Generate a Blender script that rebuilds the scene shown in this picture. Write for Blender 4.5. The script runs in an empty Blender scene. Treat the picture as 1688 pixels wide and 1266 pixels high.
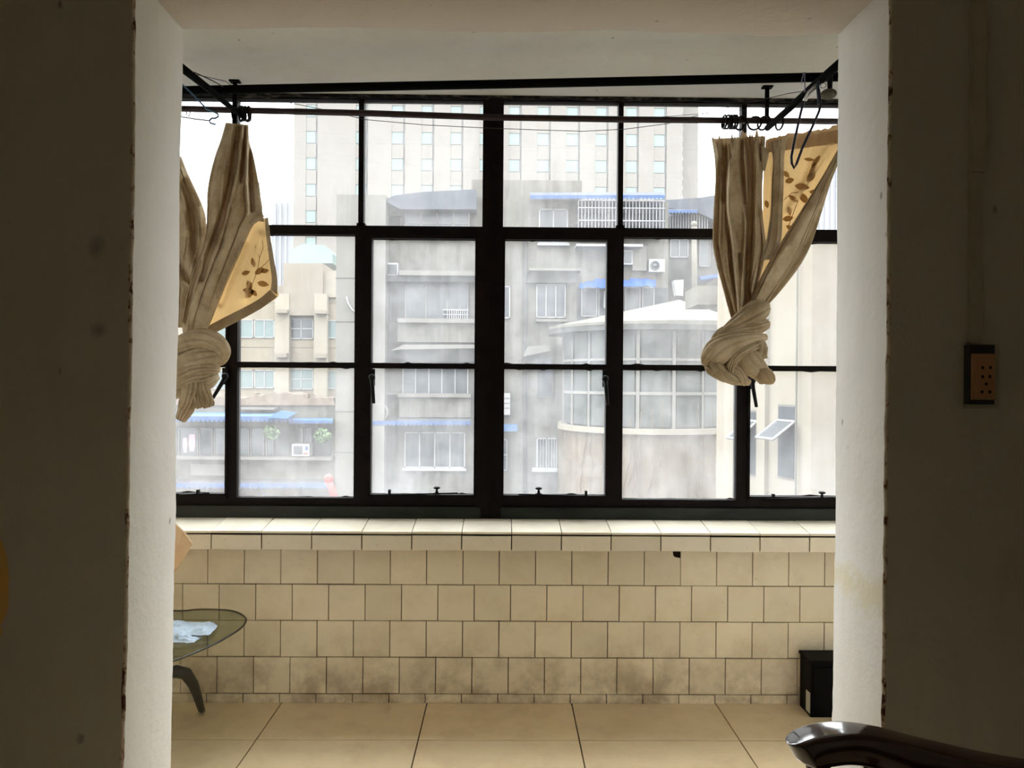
import bpy, math, random
import numpy as np
from mathutils import Vector, Matrix, noise as mnoise
rnd = random.Random(7)
D = bpy.data
S = bpy.context.scene
COL = S.collection

# ------------------------------------------------------------------ camera
F = 1250.0
CAMZ = 1.347
CAM = Vector((0, 0, CAMZ))
yaw, pitch, roll = math.atan2(12, F), -math.atan2(4, F), math.radians(0.40)
fwd = Vector((math.sin(yaw) * math.cos(pitch), math.cos(yaw) * math.cos(pitch), math.sin(pitch)))
rt = fwd.cross(Vector((0, 0, 1))).normalized()
up = rt.cross(fwd).normalized()
R_ = (rt * math.cos(roll) + up * math.sin(roll)).normalized()
U_ = (up * math.cos(roll) - rt * math.sin(roll)).normalized()
cd = D.cameras.new('camera')
cd.sensor_width = 36.0
cd.lens = 36.0 * F / 1688.0
cd.clip_start = 0.02
cd.clip_end = 2000
cam = D.objects.new('camera', cd)
COL.objects.link(cam)
cam.matrix_world = Matrix(((R_.x, U_.x, -fwd.x, CAM.x), (R_.y, U_.y, -fwd.y, CAM.y), (R_.z, U_.z, -fwd.z, CAM.z), (0, 0, 0, 1)))
S.camera = cam

# ------------------------------------------------------------------ overcast sky, exposure
S.view_settings.view_transform = 'Standard'
S.view_settings.look = 'None'
S.view_settings.gamma = 1.0
S.view_settings.use_curve_mapping = False
S.view_settings.exposure = 3.1
W = D.worlds.new('overcast_sky')
S.world = W
W.use_nodes = True
nt = W.node_tree
nt.nodes.clear()
wo = nt.nodes.new('ShaderNodeOutputWorld')
bg = nt.nodes.new('ShaderNodeBackground')
tc = nt.nodes.new('ShaderNodeTexCoord')
sp = nt.nodes.new('ShaderNodeSeparateXYZ')
mr = nt.nodes.new('ShaderNodeMapRange')
nt.links.new(tc.outputs['Generated'], sp.inputs[0])
nt.links.new(sp.outputs['Z'], mr.inputs['Value'])
mr.inputs['From Min'].default_value = 0.0
mr.inputs['From Max'].default_value = 1.0
mr.inputs['To Min'].default_value = 0.62
mr.inputs['To Max'].default_value = 1.6
nt.links.new(mr.outputs[0], bg.inputs['Strength'])
bg.inputs['Color'].default_value = (0.97, 0.98, 1.0, 1)
nt.links.new(bg.outputs[0], wo.inputs[0])
try:
    S.cycles.use_denoising = True
    S.cycles.max_bounces = 10
    S.cycles.diffuse_bounces = 7
    S.cycles.transparent_max_bounces = 12
    S.cycles.sample_clamp_indirect = 6.0
    S.cycles.caustics_reflective = False
    S.cycles.caustics_refractive = False
except Exception:
    pass

# ------------------------------------------------------------------ helpers
def P(px, py, Y):
    d = fwd + R_ * ((px - 844.0) / F) - U_ * ((py - 633.0) / F)
    return CAM + d * ((Y - CAM.y) / d.y)

def PZ(px, py, Z):
    d = fwd + R_ * ((px - 844.0) / F) - U_ * ((py - 633.0) / F)
    return CAM + d * ((Z - CAM.z) / d.z)

def lin(c):
    return tuple(((v / 255) / 12.92 if v / 255 <= 0.04045 else ((v / 255 + 0.055) / 1.055) ** 2.4) for v in c)

class Nodes:
    def __init__(self, name):
        self.m = D.materials.new(name)
        self.m.use_nodes = True
        self.t = self.m.node_tree
        self.t.nodes.clear()
        self.out = self.n('ShaderNodeOutputMaterial')
    def n(self, typ, **kw):
        nd = self.t.nodes.new(typ)
        for k, v in kw.items():
            setattr(nd, k, v)
        return nd
    def l(self, a, b):
        self.t.links.new(a, b)
    def pos(self, scale=(1, 1, 1), obj=False):
        if obj:
            g = self.n('ShaderNodeTexCoord').outputs['Object']
        else:
            g = self.n('ShaderNodeNewGeometry').outputs['Position']
        mp = self.n('ShaderNodeMapping')
        mp.inputs['Scale'].default_value = scale
        self.l(g, mp.inputs[0])
        return mp.outputs[0]
    def noise(self, scale, detail=4, rough=0.6, vscale=(1, 1, 1), obj=False):
        nz = self.n('ShaderNodeTexNoise')
        nz.inputs['Scale'].default_value = scale
        nz.inputs['Detail'].default_value = detail
        nz.inputs['Roughness'].default_value = rough
        self.l(self.pos(vscale, obj), nz.inputs['Vector'])
        return nz.outputs['Fac']
    def ramp(self, val, stops):
        r = self.n('ShaderNodeValToRGB')
        e = r.color_ramp.elements
        e[0].position, e[0].color = stops[0][0], (*stops[0][1], 1)
        e[1].position, e[1].color = stops[-1][0], (*stops[-1][1], 1)
        for p, c in stops[1:-1]:
            x = e.new(p)
            x.color = (*c, 1)
        self.l(val, r.inputs[0])
        return r.outputs[0]
    def mr(self, val, a, b, c=0.0, d=1.0):
        m = self.n('ShaderNodeMapRange')
        for i, v in enumerate((a, b, c, d)):
            m.inputs[i + 1].default_value = v
        self.l(val, m.inputs[0])
        return m.outputs[0]
    def math(self, op, a, b=0.0):
        m = self.n('ShaderNodeMath', operation=op)
        for i, v in enumerate((a, b)):
            if isinstance(v, (int, float)):
                m.inputs[i].default_value = v
            else:
                self.l(v, m.inputs[i])
        return m.outputs[0]
    def mix(self, f, a, b, blend='MIX'):
        m = self.n('ShaderNodeMix', data_type='RGBA', blend_type=blend)
        for idx, v in ((0, f), (6, a), (7, b)):
            if isinstance(v, (int, float)):
                m.inputs[idx].default_value = v
            elif isinstance(v, tuple):
                m.inputs[idx].default_value = (*v, 1)
            else:
                self.l(v, m.inputs[idx])
        return m.outputs[2]
    def bsdf(self, color, rough=0.7, spec=0.3, bump=None, bstr=0.2, bdist=0.01, metal=0.0, coat=0.0):
        b = self.n('ShaderNodeBsdfPrincipled')
        if isinstance(color, tuple):
            b.inputs['Base Color'].default_value = (*color, 1)
        else:
            self.l(color, b.inputs['Base Color'])
        if isinstance(rough, (int, float)):
            b.inputs['Roughness'].default_value = rough
        else:
            self.l(rough, b.inputs['Roughness'])
        b.inputs['Specular IOR Level'].default_value = spec
        b.inputs['Metallic'].default_value = metal
        b.inputs['Coat Weight'].default_value = coat
        b.inputs['Coat Roughness'].default_value = 0.08
        if bump is not None:
            bp = self.n('ShaderNodeBump')
            bp.inputs['Strength'].default_value = bstr
            bp.inputs['Distance'].default_value = bdist
            self.l(bump, bp.inputs['Height'])
            self.l(bp.outputs[0], b.inputs['Normal'])
        self.b = b
        return b.outputs[0]
    def done(self, sh):
        self.l(sh, self.out.inputs[0])
        return self.m

def plain(name, c, rough=0.7, spec=0.3, var=0.12, scale=6, metal=0.0, coat=0.0, bstr=0.1, vscale=(1, 1, 1)):
    k = Nodes(name)
    nz = k.noise(scale, 5, 0.65, vscale)
    lo = tuple(v * (1 - var) for v in c)
    hi = tuple(min(1, v * (1 + var)) for v in c)
    col = k.ramp(nz, [(0.3, lo), (0.7, hi)])
    return k.done(k.bsdf(col, rough, spec, nz, bstr, 0.004, metal, coat))

M = {}
# aged whitewashed plaster of the opening's reveals and the balcony
def plaster(name, base, stain, amt=0.3, edge=False, dabs=False, patch=False, bst=0.35):
    k = Nodes(name)
    big = k.noise(1.6, 6, 0.65)
    fine = k.noise(26, 5, 0.7)
    strk = k.noise(5, 4, 0.6, (3.0, 3.0, 0.35))
    col = k.mix(k.mr(big, 0.35, 0.75, 0, amt), base, stain)
    col = k.mix(k.mr(strk, 0.5, 0.8, 0, amt * 0.7), col, stain)
    spk = k.n('ShaderNodeTexVoronoi')
    spk.inputs['Scale'].default_value = 16
    k.l(k.pos((1, 1, 0.6)), spk.inputs['Vector'])
    gate = k.mr(k.noise(9, 2, 0.5), 0.56, 0.62)
    dots = k.math('MULTIPLY', k.mr(spk.outputs['Distance'], 0.05, 0.11, 1, 0), gate)
    col = k.mix(k.math('MULTIPLY', dots, 0.7), col, tuple(v * 0.25 for v in base))
    if dabs:      # pale yellow dab crossing the right reveal
        s = k.n('ShaderNodeSeparateXYZ')
        k.l(k.n('ShaderNodeNewGeometry').outputs['Position'], s.inputs[0])
        line = k.math('ADD', s.outputs['Z'], k.math('MULTIPLY', k.math('SUBTRACT', s.outputs['Y'], 1.80), -0.03))
        d = k.math('ABSOLUTE', k.math('ADD', line, -0.86))
        wob = k.math('ADD', d, k.math('MULTIPLY', k.math('SUBTRACT', k.noise(14, 4), 0.5), 0.12))
        dm = k.math('MULTIPLY', k.mr(wob, 0.012, 0.05, 0.75, 0), k.math('GREATER_THAN', s.outputs['X'], 0.0))
        col = k.mix(dm, col, (0.74, 0.68, 0.50))
    if patch:     # ochre patch where the paint has flaked off
        s = k.n('ShaderNodeSeparateXYZ')
        k.l(k.n('ShaderNodeNewGeometry').outputs['Position'], s.inputs[0])
        dx = k.math('MULTIPLY', k.math('ADD', s.outputs['X'], 1.122), 2.6)
        dz = k.math('MULTIPLY', k.math('ADD', s.outputs['Z'], -0.89), 0.8)
        r = k.math('SQRT', k.math('ADD', k.math('MULTIPLY', dx, dx), k.math('MULTIPLY', dz, dz)))
        r = k.math('ADD', r, k.math('MULTIPLY', k.math('SUBTRACT', k.noise(22, 5, 0.7), 0.5), 0.09))
        col = k.mix(k.mr(r, 0.083, 0.088, 1, 0), col, (0.60, 0.37, 0.12))
        for (px, pz, rr, cc) in ((-0.90, 1.64, 0.022, (0.10, 0.11, 0.13)), (-0.895, 1.455, 0.018, (0.10, 0.10, 0.12)), (-0.93, 0.55, 0.010, (0.08, 0.07, 0.06))):
            dx = k.math('ADD', s.outputs['X'], -px)
            dz = k.math('MULTIPLY', k.math('ADD', s.outputs['Z'], -pz), 0.8)
            r = k.math('SQRT', k.math('ADD', k.math('MULTIPLY', dx, dx), k.math('MULTIPLY', dz, dz)))
            r = k.math('ADD', r, k.math('MULTIPLY', k.math('SUBTRACT', k.noise(40, 4, 0.7), 0.5), 0.03))
            col = k.mix(k.mr(r, rr * 0.2, rr * 1.1, 0.5, 0), col, cc)
    hgt = k.math('ADD', k.math('MULTIPLY', big, 1.5), k.math('MULTIPLY', fine, 0.3))
    return k.done(k.bsdf(col, 0.85, 0.2, hgt, bst, 0.02))

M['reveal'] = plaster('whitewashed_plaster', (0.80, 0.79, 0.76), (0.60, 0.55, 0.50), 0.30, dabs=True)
M['balcony_plaster'] = plaster('balcony_plaster', (0.74, 0.73, 0.67), (0.52, 0.48, 0.42), 0.35)
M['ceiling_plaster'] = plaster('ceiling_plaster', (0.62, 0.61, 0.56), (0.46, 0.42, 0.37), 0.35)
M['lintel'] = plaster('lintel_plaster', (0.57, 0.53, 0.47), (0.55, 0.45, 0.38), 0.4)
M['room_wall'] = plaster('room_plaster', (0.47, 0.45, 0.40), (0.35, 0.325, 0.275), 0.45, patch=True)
M['room_shell'] = plaster('room_shell_plaster', (0.72, 0.69, 0.62), (0.62, 0.58, 0.50), 0.4)

def chipped(name):
    k = Nodes(name)
    nz = k.noise(34, 4, 0.7, (1, 1, 0.6))
    s = k.n('ShaderNodeSeparateXYZ')
    k.l(k.n('ShaderNodeNewGeometry').outputs['Position'], s.inputs[0])
    low = k.mr(s.outputs['Z'], 0.5, 1.15, 0.06, 0.0)
    v = k.math('SUBTRACT', nz, low)
    col = k.ramp(v, [(0.36, (0.07, 0.035, 0.025)), (0.41, (0.30, 0.19, 0.13)), (0.47, (0.50, 0.44, 0.36))])
    return k.done(k.bsdf(col, 0.9, 0.1, nz, 0.6, 0.01))
M['chipped'] = chipped('chipped_plaster_edge')

def tile_mat(name, c, dirt, coat=0.4, rough=0.35, dirtamt=0.5, stain_low=False):
    k = Nodes(name)
    oi = k.n('ShaderNodeObjectInfo')
    rv = oi.outputs['Random']
    nz = k.noise(7, 5, 0.7)
    fine = k.noise(60, 3, 0.7)
    a = tuple(v * 0.93 for v in c)
    b = tuple(min(1, v * 1.06) for v in c)
    col = k.mix(rv, a, b)
    col = k.mix(k.mr(nz, 0.45, 0.75, 0, dirtamt), col, dirt)
    spots = k.mr(fine, 0.68, 0.76, 0, 0.6)
    if stain_low:
        s = k.n('ShaderNodeSeparateXYZ')
        k.l(k.n('ShaderNodeNewGeometry').outputs['Position'], s.inputs[0])
        low = k.mr(s.outputs['Z'], 0.02, 0.30, 1, 0)
        col = k.mix(k.math('MULTIPLY', k.mr(nz, 0.4, 0.62), k.math('MULTIPLY', low, 0.55)), col, (0.25, 0.17, 0.10))
    col = k.mix(spots, col, tuple(v * 0.45 for v in dirt))
    return k.done(k.bsdf(col, rough, 0.4, nz, 0.08, 0.004, 0, coat))
M['wall_tile'] = tile_mat('glazed_cream_tile', (0.90, 0.81, 0.63), (0.66, 0.55, 0.36), 0.3, 0.3, 0.45, True)
M['sill_tile'] = tile_mat('glazed_sill_tile', (0.84, 0.78, 0.64), (0.62, 0.54, 0.38), 0.3, 0.3, 0.35)
M['floor_tile'] = tile_mat('polished_floor_tile', (0.88, 0.71, 0.46), (0.62, 0.46, 0.26), 0.5, 0.28, 0.5)
M['mortar'] = plain('dark_mortar', (0.022, 0.014, 0.010), 0.95, 0.1, 0.5, 60)
M['frame'] = plain('old_dark_paint', (0.0065, 0.0042, 0.0045), 0.6, 0.12, 0.6, 14, bstr=0.4)
M['frame_green'] = plain('dark_green_rail_paint', (0.010, 0.014, 0.011), 0.5, 0.3, 0.8, 9, bstr=0.4, vscale=(0.5, 1, 2))
M['iron'] = plain('black_iron', (0.0045, 0.0045, 0.005), 0.5, 0.15, 0.5, 30)
M['rail'] = plain('soot_black_rail', (0.0018, 0.0018, 0.002), 0.8, 0.05, 0.5, 30)
M['stair_glass'] = plain('dull_stair_glass', (0.055, 0.06, 0.058), 0.4, 0.3, 0.3, 1.2)
M['rod'] = plain('dark_red_rod', (0.022, 0.008, 0.008), 0.35, 0.35, 0.5, 20)
M['beam'] = None
def beam():
    k = Nodes('sooty_window_head')
    s = k.n('ShaderNodeSeparateXYZ')
    k.l(k.n('ShaderNodeNewGeometry').outputs['Position'], s.inputs[0])
    h = k.mr(s.outputs['Z'], 2.535, 2.575, -0.08, 0.16)
    v = k.math('ADD', k.noise(30, 5, 0.75, (0.6, 1, 1.5)), h)
    col = k.ramp(v, [(0.47, (0.012, 0.012, 0.012)), (0.55, (0.07, 0.063, 0.055)), (0.70, (0.17, 0.155, 0.13))])
    return k.done(k.bsdf(col, 0.9, 0.1, v, 0.5, 0.01))
M['beam'] = beam()

def glass(name, dirt, lo, hi, seed):
    k = Nodes(name)
    tr = k.n('ShaderNodeBsdfTransparent')
    tr.inputs['Color'].default_value = (0.95, 0.965, 0.96, 1)
    tl = k.n('ShaderNodeBsdfTranslucent')
    tl.inputs['Color'].default_value = (*dirt, 1)
    df = k.n('ShaderNodeBsdfDiffuse')
    df.inputs['Color'].default_value = (*dirt, 1)
    ms = k.n('ShaderNodeMixShader')
    ms.inputs[0].default_value = 0.25
    k.l(tl.outputs[0], ms.inputs[1])
    k.l(df.outputs[0], ms.inputs[2])
    a = k.noise(3.0 + seed, 5, 0.6, (1, 1, 1))
    b = k.noise(38, 3, 0.6, (1.0, 1, 0.05))
    v = k.math('ADD', k.math('MULTIPLY', a, 0.7), k.math('MULTIPLY', b, 0.3))
    c = k.noise(11.0, 6, 0.75)
    v = k.math('ADD', k.math('MULTIPLY', v, 0.65), k.math('MULTIPLY', c, 0.35))
    f = k.mr(v, 0.36, 0.64, lo * 0.7, hi * 1.15)
    s = k.n('ShaderNodeSeparateXYZ')
    k.l(k.n('ShaderNodeNewGeometry').outputs['Position'], s.inputs[0])
    haze_film = k.math('MULTIPLY', k.mr(s.outputs['Z'], 0.86, 1.15, 0.055, 0.0), k.mr(a, 0.3, 0.7, 0.5, 1.3))  # dirt film, with milky outdoor haze added towards the bottom
    f = k.math('ADD', f, haze_film)
    mx = k.n('ShaderNodeMixShader')
    k.l(f, mx.inputs[0])
    k.l(tr.outputs[0], mx.inputs[1])
    k.l(ms.outputs[0], mx.inputs[2])
    gl = k.n('ShaderNodeBsdfGlossy')
    gl.inputs['Roughness'].default_value = 0.03
    m2 = k.n('ShaderNodeMixShader')
    m2.inputs[0].default_value = 0.035
    k.l(mx.outputs[0], m2.inputs[1])
    k.l(gl.outputs[0], m2.inputs[2])
    return k.done(m2.outputs[0])
M['pane_clean'] = glass('lightly_dusty_glass', (0.86, 0.87, 0.90), 0.03, 0.07, 0)
M['pane_mid'] = glass('dusty_glass', (0.84, 0.84, 0.85), 0.06, 0.12, 1)
M['pane_dirty'] = glass('grimy_glass', (0.81, 0.82, 0.84), 0.075, 0.15, 2)

def fabric(name, c, stain, tfac, tcol, scale=14):
    k = Nodes(name)
    nz = k.noise(scale, 6, 0.7)
    wv = k.noise(260, 2, 0.6)
    big_ = k.noise(4.5, 5, 0.7)
    col = k.mix(k.mr(nz, 0.45, 0.72, 0, 0.75), c, stain)
    col = k.mix(k.mr(big_, 0.48, 0.68, 0, 0.55), col, stain)
    df = k.bsdf(col, 0.95, 0.05, wv, 0.15, 0.001)
    tl = k.n('ShaderNodeBsdfTranslucent')
    c2 = k.mix(k.mr(nz, 0.45, 0.75, 0, 0.5), tcol, stain)
    k.l(c2, tl.inputs['Color'])
    ms = k.n('ShaderNodeMixShader')
    ms.inputs[0].default_value = tfac
    k.l(df, ms.inputs[1])
    k.l(tl.outputs[0], ms.inputs[2])
    return k.done(ms.outputs[0])
M['cloth'] = fabric('soiled_beige_cloth', (0.60, 0.50, 0.35), (0.27, 0.19, 0.095), 0.17, (0.55, 0.36, 0.18))
M['cloth_gold'] = fabric('thin_golden_lining', (0.62, 0.50, 0.31), (0.46, 0.31, 0.14), 0.5, (0.56, 0.36, 0.15), 8)
M['cloth_hem'] = fabric('doubled_hem_cloth', (0.50, 0.40, 0.26), (0.34, 0.22, 0.11), 0.25, (0.5, 0.30, 0.13))
M['leaf_print'] = fabric('brown_leaf_print', (0.46, 0.30, 0.13), (0.40, 0.24, 0.09), 0.5, (0.36, 0.20, 0.06))
M['blue_cloth'] = plain('pale_blue_cloth', (0.50, 0.62, 0.74), 0.95, 0.1, 0.15, 90)
M['cardboard'] = plain('cardboard', (0.72, 0.52, 0.32), 0.85, 0.2, 0.06, 8)
M['lacquer'] = plain('dark_brown_lacquer', (0.022, 0.006, 0.004), 0.16, 0.5, 0.4, 6, coat=1.0, bstr=0.02)
M['black_box'] = plain('black_plastic', (0.0025, 0.0025, 0.003), 0.6, 0.08, 0.3, 20)
M['label'] = plain('white_sticker', (0.6, 0.6, 0.55), 0.6)
M['table_leg'] = plain('cast_metal_leg', (0.045, 0.045, 0.038), 0.45, 0.5, 0.3, 30)
M['navy'] = plain('navy_plastic', (0.008, 0.010, 0.03), 0.35, 0.5, 0.2, 30)
M['silver'] = plain('bright_wire', (0.7, 0.7, 0.7), 0.25, 0.5, 0.1, 30, metal=1.0)
M['grey_wire'] = plain('grey_coated_wire', (0.16, 0.16, 0.24), 0.4, 0.5)
M['blue_wire'] = plain('blue_coated_wire', (0.03, 0.10, 0.20), 0.4, 0.5)
M['thread'] = plain('thin_line', (0.06, 0.05, 0.05), 0.7)
M['disc'] = plain('dusty_olive_enamel', (0.08, 0.075, 0.05), 0.6)
M['socket_plate'] = plain('yellowed_socket_plate', (0.36, 0.19, 0.08), 0.45, 0.5)
M['socket_box'] = plain('socket_box_dark', (0.03, 0.03, 0.035), 0.6)
M['hole'] = plain('socket_hole', (0.005, 0.005, 0.005), 0.9)
M['conduit'] = plain('painted_conduit', (0.36, 0.34, 0.27), 0.75)

def table_glass():
    k = Nodes('smoked_table_glass')
    tr = k.n('ShaderNodeBsdfTransparent')
    tr.inputs['Color'].default_value = (0.74, 0.78, 0.72, 1)
    gl = k.n('ShaderNodeBsdfGlossy')
    gl.inputs['Roughness'].default_value = 0.06
    lw = k.n('ShaderNodeLayerWeight')
    lw.inputs[0].default_value = 0.5
    fz = k.math('ADD', k.math('MULTIPLY', k.math('POWER', lw.outputs['Facing'], 5.0), 0.5), 0.04)
    ms = k.n('ShaderNodeMixShader')
    k.l(fz, ms.inputs[0])
    k.l(tr.outputs[0], ms.inputs[1])
    k.l(gl.outputs[0], ms.inputs[2])
    return k.done(ms.outputs[0])
M['table_glass'] = table_glass()

# outside
KO = 0.32
def conc(name, c, var=0.25, scale=0.7):
    c = tuple(v * KO for v in c)
    k = Nodes(name)
    a = k.noise(scale, 6, 0.7)
    b = k.noise(2.2, 5, 0.7, (1.5, 1.5, 0.15))
    v = k.math('ADD', k.math('MULTIPLY', a, 0.5), k.math('MULTIPLY', b, 0.5))
    lo = tuple(x * (1 - var) for x in c)
    hi = tuple(min(1, x * (1 + var)) for x in c)
    return k.done(k.bsdf(k.ramp(v, [(0.35, lo), (0.65, hi)]), 0.9, 0.1))
M['far_tower'] = conc('hazed_cream_cladding', (0.53, 0.495, 0.45), 0.05, 0.1)  # distance haze is put into the pale, low-contrast tower colours
M['far_tower2'] = conc('hazed_cream_spandrel', (0.525, 0.49, 0.445), 0.05, 0.1)
M['far_glass'] = plain('hazed_aqua_glazing', (0.125, 0.165, 0.155), 0.3, 0.5, 0.08, 0.2)
M['far_frame'] = plain('tower_window_recess', (0.13, 0.13, 0.13), 0.8)
M['haze_wall'] = conc('faint_far_wall', (0.62, 0.64, 0.69), 0.03, 0.1)  # haze of the far air painted into both wall tones
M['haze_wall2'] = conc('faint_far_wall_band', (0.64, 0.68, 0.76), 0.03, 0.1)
M['concrete'] = conc('weathered_concrete', (0.315, 0.298, 0.265), 0.42)
M['concrete_lt'] = conc('pale_weathered_render', (0.37, 0.352, 0.32), 0.12)
M['concrete_dk'] = conc('stained_shaded_concrete', (0.155, 0.152, 0.145), 0.25)  # streaked dark copy; also carries painted shade under ledges and in recesses
M['cream'] = conc('cream_render', (0.56, 0.49, 0.38), 0.07)
M['cream_lt'] = conc('pale_cream_render', (0.62, 0.56, 0.45), 0.06)
M['cream_dk'] = conc('shaded_cream_render', (0.50, 0.44, 0.36), 0.08)  # darker cream copy with shade put into its colour
M['ivy_wall'] = conc('beige_wall_with_dry_ivy_stains', (0.34, 0.27, 0.19), 0.30, 1.6)
M['win_frame'] = plain('white_window_frame', (0.238, 0.238, 0.238), 0.6, 0.3, 0.05, 3)
M['win_frame_old'] = plain('old_pale_window_frame', (0.15, 0.145, 0.135), 0.7, 0.3, 0.1, 3)
M['win_glass'] = plain('grey_window_glass', (0.035, 0.041, 0.048), 0.25, 0.5, 0.25, 1.2)
M['win_glass_aqua'] = plain('aqua_window_glass', (0.08, 0.115, 0.115), 0.3, 0.5, 0.15, 1.0)
M['dark_in'] = plain('dim_balcony_interior', (0.049, 0.052, 0.056), 0.8, 0.2, 0.3, 1.5)  # flat panels; the dimness inside is painted into this colour
M['blue_sheet'] = plain('blue_awning_sheet', (0.035, 0.095, 0.19), 0.6, 0.3, 0.1, 2)
M['blue_scallop'] = plain('blue_scalloped_valance', (0.022, 0.055, 0.14), 0.6, 0.3, 0.2, 4)
M['tarp'] = plain('blue_tarpaulin', (0.008, 0.05, 0.22), 0.5, 0.3, 0.2, 3)
M['roof_white'] = plain('pale_canopy_roof', (0.092, 0.085, 0.07), 0.6, 0.3, 0.08, 1)
M['rubble'] = conc('brown_roof_rubble', (0.36, 0.28, 0.22), 0.35, 3.0)
M['roof_grey'] = conc('grey_metal_roof', (0.19, 0.21, 0.25), 0.12)
M['bars'] = plain('white_security_bars', (0.248, 0.248, 0.264), 0.6)
M['plant'] = plain('hazy_green_leaves', (0.088, 0.136, 0.072), 0.8, 0.2, 0.4, 4)
M['red'] = plain('red_paint', (0.50, 0.012, 0.008), 0.5, 0.4, 0.1, 3)
M['pink'] = plain('pink_cloth', (0.280, 0.168, 0.192), 0.8)
M['street'] = conc('street_asphalt', (0.20, 0.20, 0.20), 0.15)
M['vine'] = plain('dry_vine', (0.100, 0.075, 0.050), 0.9)

class MB:
    """collects world-space geometry for ONE mesh"""
    def __init__(self):
        self.v, self.f, self.s = [], [], []
        self.mi = []
    def add(self, vs, fs, smooth=False, mi=0):
        o = len(self.v)
        self.v += [tuple(p) for p in vs]
        self.f += [tuple(i + o for i in f) for f in fs]
        self.s += [smooth] * len(fs)
        self.mi += [mi] * len(fs)
        return self
    def box(self, x0, x1, y0, y1, z0, z1, mi=0):
        vs = [(x0, y0, z0), (x1, y0, z0), (x1, y1, z0), (x0, y1, z0), (x0, y0, z1), (x1, y0, z1), (x1, y1, z1), (x0, y1, z1)]
        return self.add(vs, [(0, 1, 5, 4), (1, 2, 6, 5), (2, 3, 7, 6), (3, 0, 4, 7), (4, 5, 6, 7), (3, 2, 1, 0)], mi=mi)
    def pbox(self, a, b, c, d, Y, dep=0.1, proud=0.0):
        """box whose front face, on the plane Y-proud, spans the picture rectangle a..c, b..d"""
        Yf = Y - proud
        mx, my = (a + c) / 2, (b + d) / 2
        x0, x1 = P(a, my, Yf).x, P(c, my, Yf).x
        z1, z0 = P(mx, b, Yf).z, P(mx, d, Yf).z
        return self.box(x0, x1, Yf, Y + dep, z0, z1)
    def poly(self, pts, Y, dep):
        """prism with outline pts in picture coordinates, front at Y"""
        n = len(pts)
        fr = [P(x, y, Y) for x, y in pts]
        vs = fr + [Vector((p.x, Y + dep, p.z)) for p in fr]
        fs = [tuple(range(n))[::-1], tuple(range(n, 2 * n))] + [(i, (i + 1) % n, n + (i + 1) % n, n + i) for i in range(n)]
        return self.add(vs, fs)
    def prism(self, pts, z0, z1):
        n = len(pts)
        vs = [(x, y, z0) for x, y in pts] + [(x, y, z1) for x, y in pts]
        fs = [tuple(range(n))[::-1], tuple(range(n, 2 * n))] + [(i, (i + 1) % n, n + (i + 1) % n, n + i) for i in range(n)]
        return self.add(vs, fs)
    def tube(self, pts, r, seg=8, cap=True):
        pts = [Vector(p) for p in pts]
        rs = r if isinstance(r, (list, tuple)) else [r] * len(pts)
        vs, fs = [], []
        prev = None
        for i, p in enumerate(pts):
            t = (pts[min(i + 1, len(pts) - 1)] - pts[max(i - 1, 0)]).normalized()
            if prev is None:
                a = t.cross(Vector((0, 0, 1)) if abs(t.z) < 0.9 else Vector((1, 0, 0))).normalized()
            else:
                a = (prev - t * prev.dot(t)).normalized()
            prev = a
            b = t.cross(a)
            for k in range(seg):
                w = 2 * math.pi * k / seg
                vs.append(p + (a * math.cos(w) + b * math.sin(w)) * rs[i])
        for i in range(len(pts) - 1):
            for k in range(seg):
                k2 = (k + 1) % seg
                fs.append((i * seg + k, i * seg + k2, (i + 1) * seg + k2, (i + 1) * seg + k))
        if cap:
            fs.append(tuple(range(seg))[::-1])
            fs.append(tuple(range((len(pts) - 1) * seg, len(pts) * seg)))
        return self.add(vs, fs, True)
    def torus(self, c, R, r, ax=(1, 0, 0), n=20, m=6):
        ax = Vector(ax).normalized()
        a = ax.cross(Vector((0, 0, 1)) if abs(ax.z) < 0.9 else Vector((1, 0, 0))).normalized()
        b = ax.cross(a)
        vs, fs = [], []
        for i in range(n):
            w = 2 * math.pi * i / n
            d = a * math.cos(w) + b * math.sin(w)
            for j in range(m):
                q = 2 * math.pi * j / m
                vs.append(Vector(c) + d * (R + r * math.cos(q)) + ax * (r * math.sin(q)))
        for i in range(n):
            for j in range(m):
                fs.append((i * m + j, i * m + (j + 1) % m, ((i + 1) % n) * m + (j + 1) % m, ((i + 1) % n) * m + j))
        return self.add(vs, fs, True)
    def ball(self, c, r, n=12, sc=(1, 1, 1)):
        vs, fs = [], []
        h = n // 2
        for i in range(h + 1):
            a = math.pi * i / h
            for j in range(n):
                b = 2 * math.pi * j / n
                vs.append((c[0] + r * sc[0] * math.sin(a) * math.cos(b), c[1] + r * sc[1] * math.sin(a) * math.sin(b), c[2] + r * sc[2] * math.cos(a)))
        for i in range(h):
            for j in range(n):
                fs.append((i * n + j, (i + 1) * n + j, (i + 1) * n + (j + 1) % n, i * n + (j + 1) % n))
        return self.add(vs, fs, True)
    def build(self, name, mat, parent=None):
        me = D.meshes.new(name)
        off = Vector(parent.get('_o', (0, 0, 0))) if parent is not None else Vector((0, 0, 0))
        me.from_pydata([tuple(Vector(p) - off) for p in self.v], [], self.f)
        for mm in (mat if isinstance(mat, (list, tuple)) else [mat]):
            me.materials.append(mm)
        me.polygons.foreach_set('use_smooth', self.s)
        me.polygons.foreach_set('material_index', self.mi)
        me.update()
        return link(name, me, parent)

def link(name, me, parent=None):
    o = D.objects.new(name, me)
    COL.objects.link(o)
    if parent is not None:
        o.parent = parent
        o['_o'] = parent.get('_o', (0, 0, 0))
    return o

def tag(o, label=None, cat=None, group=None, kind=None):
    for k, v in (('label', label), ('category', cat), ('group', group), ('kind', kind)):
        if v:
            o[k] = v
    return o

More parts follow.
